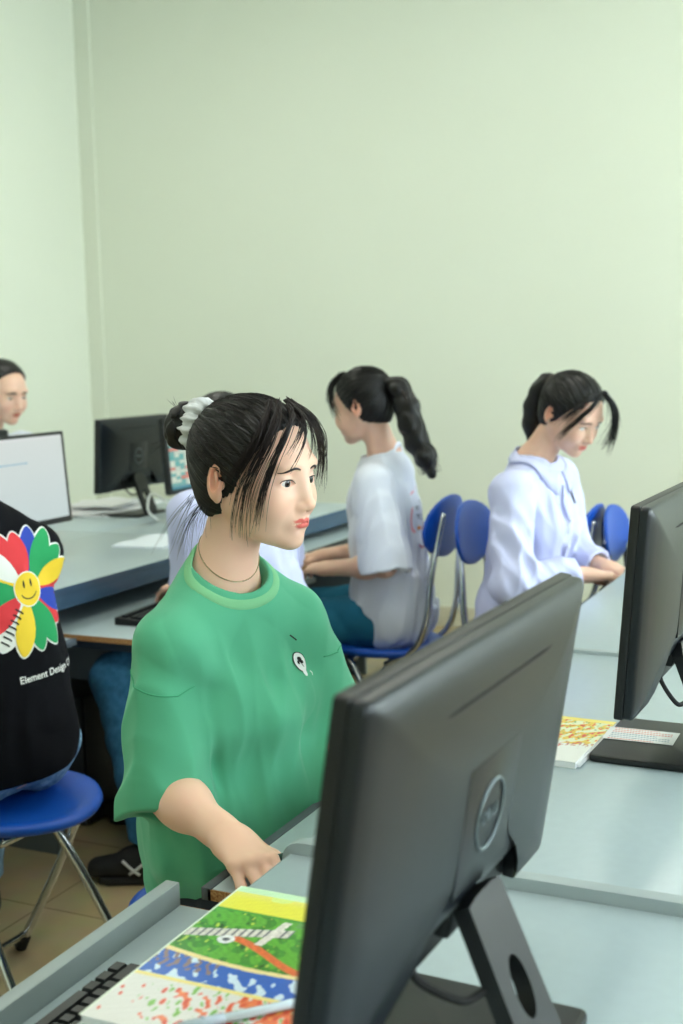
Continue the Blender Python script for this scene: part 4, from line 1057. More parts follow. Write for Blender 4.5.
# ---- the girl in green
def girl_green():
    t = thing('person', 'girl in a green tee with a white scrunchie round her bun', 'person', (-1.07, 1.70, 0), 0); inv = Matrix.Translation((1.07, -1.70, 0))
    J = dict(pel=V3(-1.052, 1.722, .545), nk=V3(-.972, 1.648, 1.040), shR=V3(-1.006, 1.530, .948), shL=V3(-.912, 1.755, .950),
             elR=V3(-1.008, 1.500, .738), wrR=V3(-.850, 1.424, .708), elL=V3(-.875, 1.83, .735), wrL=V3(-.74, 1.68, .735),
             knR=V3(-.66, 1.55, .50), knL=V3(-.67, 1.76, .50), anR=V3(-.62, 1.56, .09), anL=V3(-.66, 1.78, .09), toR=V3(-.50, 1.56, .04), toL=V3(-.54, 1.79, .04))
    Hd = Head((-.920, 1.657, 1.188), math.radians(-5), math.radians(4), math.radians(0), 1.035)
    B, hs = body(J, Hd, FACE, handsp=(dict(d=(.80, -.58, -.10), n=(.05, -.05, 1), side=1, o=dict(curl=(.30, .38, .46, .55), spread=.07, thumb=(.75, .3))),
                                 dict(d=(.9, -.4, -.05), n=(0, 0, 1), side=-1)), fine=.0016, hh=.002, parent=t, neck_r=.0445, lips='#e0655d', bw=.8)
    eyes(Hd, t, (1, -.16, -.10)); lashes(Hd, FACE, t, m_lash); brows(Hd, FACE, t, m_brow, .0015)
    o, f, l, up, H = torso_frame(J); T0 = lambda a, b, c: o+f*a+l*b+up*c
    ex = [ridge(T0(.115, .02, .30), T0(.07, -.13, .43), .014, .05), ridge(T0(.13, .06, .12), T0(.125, .0, .30), .016, .06), ridge(T0(.11, -.10, .10), T0(.09, -.16, .28), .016, .06),
          ridge(T0(.145, .0, .04), T0(.13, .12, .16), .02, .06), (ell(T0(.07, .02, .10), (.10, .16, .13), np.stack([f, l, up], 1)), .08)]
    G, G0, T, H = garment(J, 'tee', sl=(.049, .070, .0), cut=(1.17, .90), tilt=.42, hipw=.84, loose=.88, amp=.0060, cf=.0046, wl=.11, seed=4, hem=-.15, neck=.060, bust=1, extra=ex, fold_t=.50, sfold=.003, necklow=-.004, neckf=.010)
    lo, hi = bounds(J['pel'], J['nk'], J['shR'], J['shL'], J['elR'], J['elL'], pad=.17)
    sh = sobj('shirt', [(G, lo, hi, .0032)], m_green, t)
    collar_ring(G0, T, H, .068, m_collar, sh, tilt=.52, oz=-.002, ox=.010)
    # sleeve seam
    for s in (1, -1):
        bm = bmesh.new(); a = np.array(J['shR' if s < 0 else 'shL']); e = np.array(J['elR' if s < 0 else 'elL']); d = nrm(e-a); u = nrm(np.cross(d, f)); w = np.cross(d, u); P = []
        for i in range(30):
            an = PI*.80*(i/29)-.35; P.append(a+d*.055+(u*math.cos(an)*-s*-1+w*math.sin(an)*0)*.0+(-l*(-s)*math.cos(an)*.0)+nrm(l*s*math.cos(an-.5)+f*math.sin(an-.5)+up*.15)*.075)
        P = G.project(np.array(P, np.float32), .0002, 6); tube(bm, [Vector(p) for p in P], .0011, 5); bobj('sleeve_seam', bm, mat('seam_green', '#43a27a', .9), sh, smooth=True)
    # small round chest emblem and stitch
    org = T(.17, .100, .372); U = nrm(l*.92+f*-.35); n_ = nrm(f*.92+l*.35)
    sp = [disc2d(0, 0, .0125, .0150, mi=1, layer=0), disc2d(0, 0, .0112, .0137, mi=0, layer=1), disc2d(-.002, -.0145, .0045, .005, mi=0, layer=1),
          disc2d(.0015, .003, .0038, .0042, mi=1, layer=2), disc2d(-.0035, -.0005, .0022, .0026, mi=1, layer=2), disc2d(.004, -.001, .0022, .0026, mi=1, layer=2), line2d([(.0012, -.001), (.002, -.008)], .0016, 1, 2),
          line2d([(.014, -.018), (.017, -.022), (.015, -.025)], .0018, 0, 1), line2d([(-.010, .046), (-.004, .041), (.003, .034)], .0022, 1, 1)]
    decal('chest_emblem', sp, sh, org, U, up, [mat('print_white', '#eef2f0', .7), mat('print_black', '#101313', .7)], sh)
    legs(J, mat('dark_trousers', '#1d2736', .85), t, 'trousers', seed=2, hip=.72, r=(.068, .062, .055, .05))
    for s in 'RL': shoe(J, s, t, m_shoe, m_sole)
    # hair
    tie = (-.092, .004, .066)
    F = cap_sdf(tie, fringe=.036, slope=.52, nape=-.052, grooves=.0009)
    W = S(); W.add(Hd.wrap(F), 0); lo, hi = bounds(Hd.C, pad=.145)
    hair = sobj('hair', [(W, lo, hi, .0018)], M_HAIR, t)
    # bun
    Bn = S(); Bn.add(ell((-.134, .004, .066), (.026, .036, .038), rot(0, .25)), 0); ph = rng.uniform(0, 6, 3)
    def dd(P): 
        a = np.arctan2(P[:, 1]-.004, P[:, 2]-.070); rr = np.hypot(P[:, 1]-.004, P[:, 2]-.070); return .0016*np.sin(a*2+rr*900)+.0008*np.sin(a*9+rr*400)
    Bn.disp(dd); W2 = S(); W2.add(Hd.wrap(Bn), 0); lo, hi = bounds(Hd.pt(-.14, 0, .07), pad=.06); bun = sobj('hair_bun', [(W2, lo, hi, .0018)], M_HAIR, hair)
    # scrunchie: puckered ring
    bm = bmesh.new(); c = Vector((-.102, .004, .068)); ax = Vector((-1, .02, .05)).normalized(); u = Vector((0, 1, 0)); w = ax.cross(u).normalized(); u = w.cross(ax); nA, nB = 96, 18; rings = []
    for i in range(nA):
        a = 2*PI*i/nA; rad = .0285+.0025*math.sin(3*a+1); cr = .0165+.0035*math.sin(13*a)+.0018*math.sin(29*a+1); ring = []
        for k in range(nB):
            b = 2*PI*k/nB; q = cr*(1+.10*math.sin(5*b+9*a)); p = c+(u*math.cos(a)+w*math.sin(a))*(rad+q*.75*math.cos(b))+ax*q*1.05*math.sin(b); ring.append(bm.verts.new(Hd.pt(*p)))
        rings.append(ring)
    for i in range(nA):
        for k in range(nB): bm.faces.new((rings[i][k], rings[i][(k+1) % nB], rings[(i+1) % nA][(k+1) % nB], rings[(i+1) % nA][k]))
    bmesh.ops.recalc_face_normals(bm, faces=bm.faces[:])
    o_ = bobj('scrunchie', bm, mat('white_scrunchie', '#d9dcdf', .85, noise=(70, '#a9b0b5', .35), bump=(300, .3)), t, smooth=True); o_['label'] = 'white crumpled scrunchie'
    # combed strands over the cap
    def sel(v): return v[0] > -.75 and not (abs(v[1]) > .5 and v[2] < -.25) and (v[0]*.09-.016-.52*(v[2]*.09+.037)-.036) < .002 and v[2] > -.75
    strand_mesh('combed_strands', Hd, comb(F, Hd, tie, 520, 5, .0006, sel), M_HAIR, hair, .00055)
    strand_mesh('combed_strands', Hd, comb(F, Hd, tie, 160, 6, .0011, lambda v: sel(v) and v[0] > -.2, .5), M_HAIRB, hair, .0004)
    # see-through fringe and face framing locks
    L = []
    L += bundle([(.060, -.012, .112), (.080, -.030, .098), (.084, -.052, .072), (.076, -.068, .036), (.066, -.074, .0), (.056, -.072, -.035), (.048, -.066, -.066)], 70, .0030, 1)
    L += bundle([(.050, -.020, .116), (.066, -.048, .094), (.066, -.068, .062), (.052, -.078, .028), (.036, -.080, -.008), (.026, -.076, -.050), (.022, -.070, -.085)], 60, .0042, 2)
    L += bundle([(.040, -.030, .116), (.052, -.060, .088), (.046, -.076, .056), (.030, -.083, .026), (.014, -.083, .0), (.006, -.079, -.030)], 60, .0045, 3)
    L += bundle([(.064, -.004, .110), (.090, -.012, .088), (.097, -.024, .060), (.093, -.038, .034), (.088, -.048, .016)], 13, .0016, 4, 1.2)
    L += bundle([(.064, .0, .110), (.092, -.004, .088), (.101, -.008, .060), (.099, -.014, .034)], 8, .0014, 5, 1.2)
    L += bundle([(.050, .010, .116), (.074, .028, .096), (.085, .042, .066), (.082, .055, .030), (.075, .063, .000), (.072, .065, -.022)], 40, .0040, 6, 1.3)
    L += bundle([(.030, .030, .114), (.058, .046, .094), (.074, .055, .062), (.072, .064, .024), (.064, .070, -.006)], 60, .0045, 16, 1.2)
    L += bundle([(.050, .0, .118), (.076, .010, .098), (.089, .028, .068), (.087, .042, .036)], 32, .0040, 17, 1.2)
    L += bundle([(.056, -.004, .114), (.086, -.012, .094), (.094, -.030, .070), (.090, -.048, .042)], 34, .0042, 18, 1.2)
    strand_mesh('fringe', Hd, L, M_HAIRB, hair, .00062)
    # short hairs at the nape and fly-aways
    L = bundle([(-.058, -.052, -.040), (-.072, -.062, -.066), (-.080, -.066, -.096), (-.092, -.062, -.128)], 26, .0055, 8, 2.2)
    L += bundle([(-.040, -.060, -.030), (-.044, -.068, -.06), (-.050, -.066, -.090)], 16, .004, 9, 2.0)
    L += bundle([(-.082, -.040, -.030), (-.094, -.050, -.060), (-.104, -.056, -.10)], 14, .006, 10, 2.5)
    L += bundle([(-.155, .0, .05), (-.175, -.012, .035), (-.190, -.02, .028)], 10, .004, 11, 3)
    L += bundle([(-.150, .0, .095), (-.162, -.004, .112)], 5, .002, 13, 2)
    r = np.random.default_rng(12)
    for _ in range(90):
        v = r.normal(size=3); v[2] = abs(v[2])+.2; v /= np.linalg.norm(v); p = F.project(np.array([np.array([-.016, 0, .037])+v*.09], np.float32), .0, 5)[0]; q = nrm(np.array(tie)-p); k = r.uniform(.02, .05)
        L.append([p, p+q*k*.5+v*r.uniform(.003, .008), p+q*k+v*r.uniform(.003, .012)])
    strand_mesh('loose_hairs', Hd, L, M_HAIR, hair, .00035)
    # fine necklace
    P = []
    for i in range(60):
        a = 2*PI*i/60; P.append(T(.010+.052*math.cos(a), .052*math.sin(a), H+.026-.022*math.cos(a)))
    P = hs.project(np.array(P, np.float32), .0006, 8); bm = bmesh.new(); tube(bm, [Vector(p) for p in P], .0009, 6, closed=True); bobj('necklace', bm, mat('silver', '#b9a98c', .25, metal=1.), t, smooth=True)
    return t
def finish(t):
    """move the children's world-space meshes under the empty at the figure's base"""
    M = Matrix.Translation(t.location)
    for c in t.children: c.matrix_parent_inverse = M.inverted()
finish(girl_green())

# ---- the girl in the white tee (faces the left row)
def girl_white():
    t = thing('person', 'girl with a long curly ponytail, white tee and teal trousers, typing', 'person', (-1.49, 3.52, 0))
    J = dict(pel=V3(-1.47, 3.50, .56), nk=V3(-1.485, 3.47, 1.075), shR=V3(-1.545, 3.655, 1.005), shL=V3(-1.455, 3.325, 1.005),
             elR=V3(-1.545, 3.655, .765), wrR=V3(-1.70, 3.50, .752), elL=V3(-1.405, 3.290, .765), wrL=V3(-1.625, 3.350, .738),
             knR=V3(-1.90, 3.62, .50), knL=V3(-1.885, 3.40, .50), anR=V3(-1.88, 3.64, .09), anL=V3(-1.86, 3.42, .09), toR=V3(-2.0, 3.66, .04), toL=V3(-1.98, 3.42, .04))
    CM = V3(0, 0, 1.36); J = {k: CM+(v-CM)*1.055 for k, v in J.items()}; J['pel'][2] = .545
    for k in ('knR', 'knL'): J[k][2] = .49
    for k in ('anR', 'anL'): J[k][2] = .09
    Hd = Head(CM+(V3(-1.527, 3.432, 1.222)-CM)*1.055, math.radians(172), math.radians(12), 0, 1.05)
    body(J, Hd, FACE, handsp=(dict(d=(-.95, .0, -.15), n=(-.1, .1, 1), side=1, o=dict(curl=(.3, .3, .35, .4))), dict(d=(-.85, .45, -.1), n=(0, -.2, 1), side=-1, o=dict(curl=(.3, .3, .35, .4)))), fine=.0032, hh=.003, parent=t, skin=SKIN*.86, neck_r=.046)
    eyes(Hd, t, (-1, .1, -.5)); lashes(Hd, FACE, t, m_lash); brows(Hd, FACE, t, m_brow)
    G, G0, T, H = garment(J, 'tee', sl=(.062, .088, .0), cut=(.90, 1.08), loose=1.0, amp=.006, cf=.0042, wl=.11, seed=11, hem=-.13, neck=.064, bust=.0, fold_t=.5, sfold=.004)
    lo, hi = bounds(J['pel'], J['nk'], J['shR'], J['shL'], J['elR'], J['elL'], pad=.18)
    sh = sobj('shirt', [(G, lo, hi, .0048)], m_wt, t); collar_ring(G0, T, H, .072, m_wt, sh, tilt=.45, oz=-.004)
    o, f, l, up, H = torso_frame(J)
    org = T(-.16, .0, .30); U = nrm(-l); P = [(.085*math.cos(a), .105*math.sin(a)) for a in np.linspace(0, 2*PI, 50)]
    # outlined oval with small print on the back
    sp = [line2d(P, .005, 0, 0), text2d('Element', .030, .0, .045, 0, 1), text2d('Design', .030, .0, .018, 0, 1), disc2d(0, -.022, .038, .012, mi=2, layer=1), disc2d(0, -.038, .028, .008, mi=0, layer=1)]
    decal('back_print', sp, sh, org, -l*-1, up, [mat('print_pink', '#e58a9a', .7), mat('print_grey', '#6f7a86', .7), mat('print_orange', '#ef9a45', .7)], sh)
    legs(J, m_teal, t, 'trousers', seed=5, r=(.092, .07, .06, .052))
    for s in 'RL': shoe(J, s, t, m_shoe, m_sole)
    tie = (-.100, 0, .050); F = cap_sdf(tie, fringe=.040, slope=.50, nape=-.048, grooves=.0008); W = S(); W.add(Hd.wrap(F), 0); lo, hi = bounds(Hd.C, pad=.14)
    hair = sobj('hair', [(W, lo, hi, .0028)], M_HAIR, t)
    Pt = S(); path = [(-.098, 0, .050), (-.135, .0, .028), (-.150, .0, -.030), (-.154, .004, -.085), (-.162, .0, -.140), (-.178, -.004, -.190), (-.186, .0, -.238)]; rr = [.022, .030, .034, .034, .033, .029, .014]
    for (a, b, ra, rb) in zip(path, path[1:], rr, rr[1:]): Pt.add(rc(a, b, ra, rb), .02)
    def dd(P): return .0018*np.sin(P[:, 1]*260+np.sin(P[:, 2]*60)*2)+.0022*np.clip(-P[:, 2]*8, 0, 1)*np.sin(P[:, 2]*85+P[:, 0]*60)
    Pt.disp(dd); W = S(); W.add(Hd.wrap(Pt), 0); lo, hi = bounds(Hd.pt(*path[0]), Hd.pt(*path[-1]), pad=.06); pt_ = sobj('ponytail', [(W, lo, hi, .0032)], M_HAIR, hair)
    L = []; r = np.random.default_rng(2)
    for q in range(46):
        y = r.uniform(-.03, .03); x = r.uniform(-.025, .03); ph = r.uniform(0, 6.28); ln = []
        for i in range(18):
            u = i/17; k = u*(len(path)-1); j = min(int(k), len(path)-2); p = lerp(np.array(path[j]), np.array(path[j+1]), k-j); c = .006*u*np.array([math.sin(u*22+ph), math.cos(u*22+ph), 0])
            ln.append(p+np.array([x*min(1, u*3+.3), y*min(1, u*3+.3), 0])*(1.1-.35*u)+c*2)
        L.append(ln)
    strand_mesh('curled_locks', Hd, L, M_HAIRB, pt_, .0022, 4)
    L = bundle([(.045, .01, .116), (.074, .022, .094), (.085, .032, .058), (.083, .038, .020)], 90, .006, 4) + bundle([(.045, -.01, .116), (.075, -.012, .094), (.088, -.015, .056), (.088, -.015, .030)], 90, .006, 5)+bundle([(.040, .03, .112), (.062, .050, .088), (.067, .064, .044), (.060, .070, .004), (.052, .072, -.03)], 60, .004, 6)
    strand_mesh('fringe', Hd, L, M_HAIR, hair, .0009)
    strand_mesh('combed_strands', Hd, comb(F, Hd, tie, 160, 8, .0008, lambda v: v[2] > -.4 and v[0] < .75), M_HAIR, hair, .0009)
    return t
finish(girl_white())

# ---- the girl in the uniform shirt
def girl_uniform():
    t = thing('person', 'girl in a pale lilac collared shirt bending over a keyboard', 'person', (-1.05, 3.58, 0))
    J = dict(pel=V3(-1.085, 3.59, .56), nk=V3(-1.035, 3.585, 1.055), shR=V3(-1.060, 3.410, .975), shL=V3(-1.005, 3.700, .985),
             elR=V3(-1.02, 3.30, .735), wrR=V3(-.865, 3.48, .735), elL=V3(-.965, 3.74, .75), wrL=V3(-.835, 3.62, .735),
             knR=V3(-.66, 3.50, .50), knL=V3(-.66, 3.70, .50), anR=V3(-.70, 3.52, .09), anL=V3(-.70, 3.72, .09), toR=V3(-.58, 3.52, .04), toL=V3(-.58, 3.72, .04))
    Hd = Head((-.928, 3.575, 1.190), math.radians(-22), math.radians(30), 0, 1.02)
    body(J, Hd, FACE, handsp=(dict(d=(.80, .50, -.10), n=(-.15, .0, 1), side=1, o=dict(curl=(.3, .35, .4, .45))), dict(d=(.85, -.45, -.15), n=(-.1, 0, 1), side=-1, o=dict(curl=(.3, .35, .4, .45)))), fine=.003, hh=.003, parent=t, skin=SKIN*.86, neck_r=.046)
    eyes(Hd, t, (.9, 0, -.8)); lashes(Hd, FACE, t, m_lash); brows(Hd, FACE, t, m_brow)
    G, G0, T, H = garment(J, 'long', sl=(.066, .062, .046), cut=(.84, .84), loose=.96, amp=.006, cf=.0048, wl=.12, seed=21, hem=-.14, neck=.058, bust=1, fold_t=.55, sfold=.0048, necklow=.01)
    lo, hi = bounds(J['pel'], J['nk'], J['shR'], J['shL'], J['elR'], J['elL'], J['wrR'], J['wrL'], pad=.17)
    sh = sobj('shirt', [(G, lo, hi, .0045)], m_uni, t)
    o, f, l, up, H = torso_frame(J)
    # collar: two folded wings joined behind the neck
    A_, B_, C_ = [], [], []
    for i in range(49):
        a = .10+(2*PI-.20)*i/48; fx = (1+math.cos(a))/2; x = .058*math.cos(a)-.006; y = .058*math.sin(a)
        A_.append(T(x, y, H+.034-.062*fx)); o_ = l*math.sin(a)+f*math.cos(a)*.8
        B_.append(T(x, y, H+.034-.062*fx)+o_*.014-up*.006); C_.append(T(x, y, H+.034-.062*fx)+o_*(.024+.016*fx**2)-up*(.030+.032*fx**4)+f*.012*fx**3+l*math.copysign(.020*fx**5, math.sin(a)))
    B_ = G0.project(np.array(B_, np.float32), .006, 8); C_ = G0.project(np.array(C_, np.float32), .007, 8)
    A_ = np.array(A_)
    bm = bmesh.new(); vs = [[bm.verts.new(Vector(q.tolist())) for q in r_] for r_ in zip(A_, B_, (B_+C_)/2+G0.grad((B_+C_)/2)*.002, C_)]
    for P_, Q_ in zip(vs, vs[1:]):
        for k in range(3): bm.faces.new((P_[k], P_[k+1], Q_[k+1], Q_[k]))
    bmesh.ops.recalc_face_normals(bm, faces=bm.faces[:]); bmesh.ops.solidify(bm, geom=bm.faces[:], thickness=.0025); bmesh.ops.recalc_face_normals(bm, faces=bm.faces[:]); bobj('collar', bm, m_uni, sh, smooth=True)
    # placket, buttons, cord
    P = [T(.16, -.002, H-.05-.028*i) for i in range(13)]; P = G.project(np.array(P, np.float32), .0012, 8); bm = bmesh.new(); tube(bm, [Vector(p) for p in P], .010, 8, flat=(tuple(f), .2)); bobj('placket', bm, m_uni, sh, smooth=True)
    for i in (1, 4, 7, 10):
        bm = bmesh.new(); lathe(bm, [(0, .0035), (.005, .0035), (.0055, .001), (0, 0)], 14, Matrix.Translation(Vector(P[i])+Vector(f)*.001) @ Vector(f).to_track_quat('Z', 'Y').to_matrix().to_4x4()); bobj('button', bm, m_white, sh)
    P = [T(.12, .060, H-.05), T(.13, .064, H-.08), T(.14, .066, H-.105)]; P = G.project(np.array(P, np.float32), .003, 8); bm = bmesh.new(); tube(bm, smooth_path([Vector(p) for p in P], 5), .0028, 6); bobj('shirt_cord', bm, m_rub, sh, smooth=True)
    legs(J, mat('dark_trousers', '#1d2736', .85), t, 'trousers', seed=7)
    for s in 'RL': shoe(J, s, t, m_shoe, m_sole)
    tie = (-.094, 0, .052); F = cap_sdf(tie, fringe=.034, slope=.55, nape=-.050, grooves=.0008); W = S(); W.add(Hd.wrap(F), 0); lo, hi = bounds(Hd.C, pad=.145)
    hair = sobj('hair', [(W, lo, hi, .0028)], M_HAIR, t)
    Pt = S(); path = [(-.094, 0, .050), (-.118, 0, .040), (-.128, 0, .002), (-.124, 0, -.045), (-.106, 0, -.095), (-.086, 0, -.135)]; rr = [.018, .022, .026, .027, .024, .012]
    for (a, b, ra, rb) in zip(path, path[1:], rr, rr[1:]): Pt.add(rc(a, b, ra, rb), .02)
    Pt.disp(lambda P: .0018*np.sin(P[:, 1]*300+P[:, 2]*30)); W = S(); W.add(Hd.wrap(Pt), 0); lo, hi = bounds(Hd.pt(*path[0]), Hd.pt(*path[-1]), pad=.07); sobj('ponytail', [(W, lo, hi, .0032)], M_HAIR, hair)
    bm = bmesh.new(); P = [Hd.pt(-.104, .021*math.cos(a), .048+.021*math.sin(a)) for a in np.linspace(0, 2*PI, 25)[:-1]]; tube(bm, P, .006, 8, closed=True); bobj('hair_tie', bm, mat('hair_tie', '#4b4038', .7), hair, smooth=True)
    L = bundle([(.066, -.01, .108), (.086, -.050, .078), (.076, -.074, .030), (.058, -.082, -.020), (.048, -.082, -.058)], 46, .004, 1)+bundle([(.060, -.02, .110), (.064, -.066, .076), (.044, -.082, .026), (.028, -.084, -.014)], 46, .005, 3)
    L += bundle([(.066, .0, .112), (.102, .020, .084), (.122, .038, .040), (.130, .048, -.010), (.126, .052, -.052)], 60, .0062, 4)+bundle([(.066, .004, .112), (.098, .034, .080), (.108, .058, .036), (.104, .068, -.020), (.098, .07, -.06)], 40, .006, 5)
    strand_mesh('fringe', Hd, L, M_HAIR, hair, .0010)
    strand_mesh('combed_strands', Hd, comb(F, Hd, tie, 160, 9, .0008, lambda v: v[2] > -.4 and v[0] < .7), M_HAIR, hair, .0009)
    return t
finish(girl_uniform())

# ---- the person in the black tee with the flower
def black_tee():
    t = thing('person', 'person in a black tee with a big multicoloured flower on the back, sitting at left', 'person', (-1.71, 2.04, 0))
    J = dict(pel=V3(-1.745, 2.012, .555), nk=V3(-1.850, 1.960, 1.090), shR=V3(-1.775, 2.095, .968), shL=V3(-1.915, 1.800, .990),
             elR=V3(-1.95, 2.20, .80), wrR=V3(-2.10, 2.23, .79), elL=V3(-2.05, 1.85, .80), wrL=V3(-2.20, 2.00, .79),
             knR=V3(-2.06, 2.26, .50), knL=V3(-2.12, 2.04, .50), anR=V3(-2.10, 2.30, .09), anL=V3(-2.2, 2.0, .09), toR=V3(-2.2, 2.36, .04), toL=V3(-2.30, 2.05, .04))
    J = {k: v+(V3(.047, .022, 0) if k[:2] in ('nk', 'sh', 'el') else 0) for k, v in J.items()}
    Hd = Head((-1.925, 1.94, 1.25), math.radians(152), math.radians(8), 0, 1.06)
    body(J, Hd, FACE_M, handsp=(dict(d=(-.9, .0, -.15), n=(0, 0, 1), side=1), dict(d=(-.8, .5, -.15), n=(0, 0, 1), side=-1)), fine=.004, hh=.0035, parent=t, skin=SKIN*.80, neck_r=.055, lips='#b06a58', bw=.85)
    G, G0, T, H = garment(J, 'tee', sl=(.062, .074, .0), cut=(.85, .85), loose=1.06, amp=.004, cf=.0014, seed=31, hem=-.05, hipw=.84, neck=.066, fold_t=.40, sfold=.0028)
    lo, hi = bounds(J['pel'], J['nk'], J['shR'], J['shL'], J['elR'], J['elL'], pad=.18)
    sh = sobj('shirt', [(G, lo, hi, .0042)], m_blkt, t); collar_ring(G0, T, H, .076, m_blkt, sh, tilt=.4)
    o, f, l, up, H = torso_frame(J)
    cols = dict(w='#f2f2ee', r='#e0333b', b='#1f3fae', g='#109a58', y='#f5d02e', k='#15151a')
    ml = {k: i for i, k in enumerate(cols)}; mats = [mat('print_'+k, v, .75) for k, v in cols.items()]
    sp = []; seq = 'rrbggyrbrggywrggyw'; N = len(seq)
    petal = lambda s: .35+.75*max(0, 1-((s-.25)/1.3)**2)
    for i, c in enumerate(seq):
        a = math.radians(112)-2*PI*i/N; R0 = .137 if c not in 'gb' or i % 2 else .128; 
        if i in (1, 8): R0 = .118
        cx, cy = math.cos(a)*R0*.58, math.sin(a)*R0*.58
        sp.append(disc2d(cx, cy, .0255, R0*.46, a-PI/2, 22, 5, ml['w'], 0+(i % 2), petal)); sp.append(disc2d(cx, cy, .0215, R0*.435, a-PI/2, 22, 5, ml[c], 2+(i % 2), petal))
        if i == 12:
            for q in range(7):
                u = .050+.012*q; px, py = math.cos(a)*u, math.sin(a)*u; nx, ny = -math.sin(a), math.cos(a); sp.append(line2d([(px-nx*.011, py-ny*.011), (px+nx*.004, py+ny*.004), (px+nx*.011+math.cos(a)*.004, py+ny*.011)], .0035, ml['k'], 4))
    sp.append(disc2d(0, 0, .034, .037, 0, 30, 6, ml['w'], 4)); sp.append(disc2d(0, 0, .0315, .0345, 0, 30, 6, ml['y'], 5))
    for s in (-1, 1): sp.append(disc2d(s*.0085, .012, .0022, .0085, 0, 12, 2, ml['k'], 6))
    sp.append(line2d([(.020*math.cos(a), -.002+.018*math.sin(a)) for a in np.linspace(PI*1.12, PI*1.88, 16)], .0024, ml['k'], 6))
    sp.append(text2d('Element Design CO', .0205, .020, -.180, -.04, ml['w'], 0))
    Ub = nrm(-l*-1); org = T(-.15, -.064, .345)
    decal('back_print', sp, sh, org, nrm(-l), up, mats, sh, lift=.001) if False else decal('back_print', sp, sh, org, -l, up, mats, sh, lift=.001)
    legs(J, mat('light_denim', '#5d86a8', .85, noise=(70, '#8fb0c8', .8), bump=(500, .3)), t, 'jeans', seed=9, r=(.095, .075, .062, .055), hip=.85)
    for s in 'RL': shoe(J, s, t, m_shoe, m_sole)
    F = cap_sdf((-.09, 0, .06), fringe=.028, slope=.5, nape=-.045, ear=True, puff=1.0); W = S(); W.add(Hd.wrap(F), 0); lo, hi = bounds(Hd.C, pad=.15); sobj('hair', [(W, lo, hi, .004)], M_HAIR, t)
    return t
finish(black_tee())

# ---- the student in lilac behind the girl in green
def student():
    t = thing('person', 'student in a lilac white shirt and jeans, mostly hidden behind the girl in green', 'person', (-1.63, 3.0, 0))
    J = dict(pel=V3(-1.66, 3.00, .56), nk=V3(-1.750, 3.03, 1.030), shR=V3(-1.690, 3.19, .955), shL=V3(-1.800, 2.875, .955),
             elR=V3(-1.75, 3.27, .74), wrR=V3(-1.95, 3.22, .70), elL=V3(-1.83, 2.93, .72), wrL=V3(-1.99, 3.12, .70),
             knR=V3(-2.06, 3.06, .49), knL=V3(-2.03, 2.82, .49), anR=V3(-2.04, 3.00, .10), anL=V3(-1.815, 2.645, .10), toR=V3(-2.15, 2.98, .05), toL=V3(-1.93, 2.60, .05))
    Hd = Head((-1.800, 3.04, 1.165), math.radians(170), math.radians(12), 0, .98)
    body(J, Hd, FACE, handsp=(dict(d=(-.95, .0, -.15), n=(0, 0, 1), side=1), dict(d=(-.85, .35, -.15), n=(0, 0, 1), side=-1)), fine=.004, hh=.0035, parent=t, skin=SKIN*.86)
    G, G0, T, H = garment(J, 'tee', sl=(.064, .078, .0), cut=(.85, .85), loose=1.0, amp=.006, cf=.005, seed=41, hem=-.13, neck=.060, fold_t=.6, sfold=.0055)
    lo, hi = bounds(J['pel'], J['nk'], J['shR'], J['shL'], J['elR'], J['elL'], pad=.17)
    sh = sobj('shirt', [(G, lo, hi, .005)], m_uni, t); collar_ring(G0, T, H, .068, m_uni, sh, tilt=.3, thick=.009)
    o, f, l, up, H = torso_frame(J)
    decal('shoulder_print', [disc2d(0, 0, .010, .018, -.7, 14, 3, 0, 0)], sh, T(-.15, .115, H-.085), -l, up, [mat('print_lime', '#d9e04a', .7)], sh)
    legs(J, m_jean, t, 'jeans', seed=13, r=(.092, .072, .062, .056))
    for s in 'RL': shoe(J, s, t, m_shoe, m_sole, m_strp)
    F = cap_sdf((-.09, 0, .04), fringe=.030, slope=.5, nape=-.05); W = S(); W.add(Hd.wrap(F), 0); lo, hi = bounds(Hd.C, pad=.145); sobj('hair', [(W, lo, hi, .004)], M_HAIR, t)
    return t
finish(student())

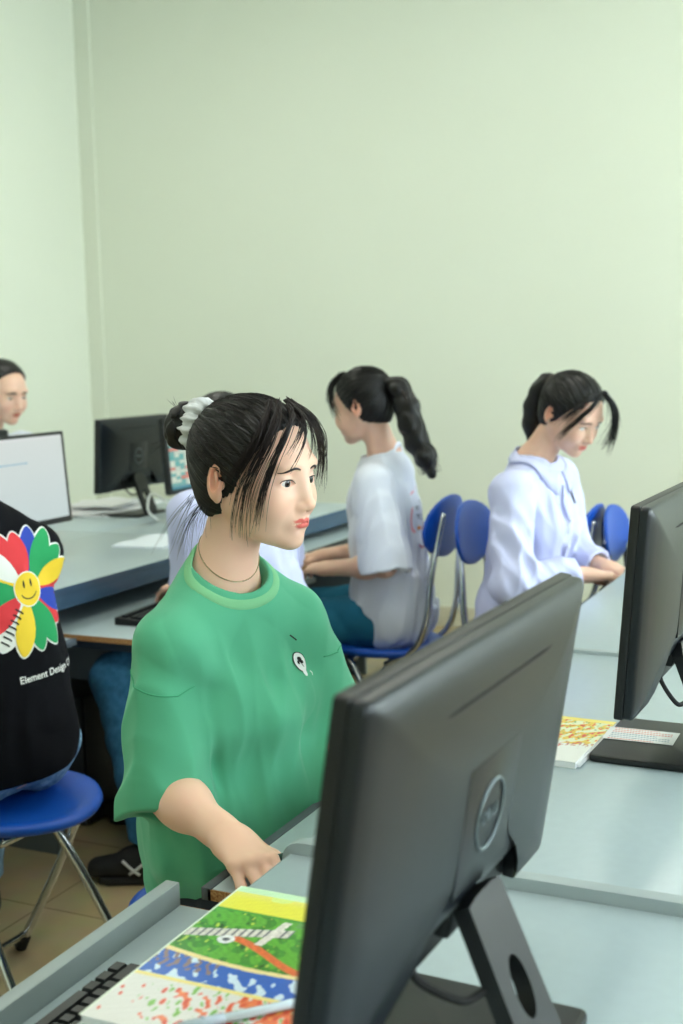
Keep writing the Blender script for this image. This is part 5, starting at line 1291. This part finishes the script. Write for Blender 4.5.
# ---- the boy by the wall
def boy():
    t = thing('person', 'short-haired boy looking down behind the white screen at far left', 'person', (-3.66, 4.12, 0))
    J = dict(pel=V3(-3.66, 4.12, .56), nk=V3(-3.555, 4.10, 1.105), shR=V3(-3.56, 3.91, 1.03), shL=V3(-3.53, 4.29, 1.03),
             elR=V3(-3.50, 3.84, .78), wrR=V3(-3.32, 3.95, .73), elL=V3(-3.44, 4.33, .79), wrL=V3(-3.30, 4.15, .79),
             knR=V3(-3.24, 4.03, .50), knL=V3(-3.24, 4.22, .50), anR=V3(-3.25, 4.03, .09), anL=V3(-3.25, 4.22, .09), toR=V3(-3.13, 4.03, .04), toL=V3(-3.13, 4.22, .04))
    Hd = Head((-3.450, 4.085, 1.265), math.radians(-8), math.radians(14), 0, 1.14)
    body(J, Hd, FACE_M, handsp=(dict(d=(.9, .2, -.05), n=(0, 0, 1), side=1), dict(d=(.9, -.2, -.05), n=(0, 0, 1), side=-1)), fine=.0035, hh=.0035, parent=t, skin=SKIN*.88, neck_r=.056, lips='#b5604f')
    eyes(Hd, t, (1, -.1, -.4)); lashes(Hd, FACE_M, t, m_lash, True); brows(Hd, FACE_M, t, m_brow, .0024, .019)
    G, G0, T, H = garment(J, 'tee', sl=(.070, .085, .0), cut=(.85, .85), loose=1.06, amp=.006, seed=51, hem=-.12, neck=.066)
    lo, hi = bounds(J['pel'], J['nk'], J['shR'], J['shL'], J['elR'], J['elL'], pad=.18)
    sobj('shirt', [(G, lo, hi, .006)], m_wt, t)
    legs(J, mat('dark_trousers', '#1d2736', .85), t, 'trousers', seed=15)
    for s in 'RL': shoe(J, s, t, m_shoe, m_sole)
    F = cap_sdf((-.09, 0, .06), fringe=.020, slope=.62, nape=-.030, puff=1.02, grooves=.0005); W = S(); W.add(Hd.wrap(F), 0); lo, hi = bounds(Hd.C, pad=.16); sobj('hair', [(W, lo, hi, .0035)], M_HAIR, t)
    return t
finish(boy())

sc = bpy.context.scene
sc.view_settings.view_transform = 'Standard'; sc.view_settings.look = 'None'; sc.view_settings.exposure = 0.12; sc.view_settings.gamma = 1.0; sc.view_settings.use_curve_mapping = False
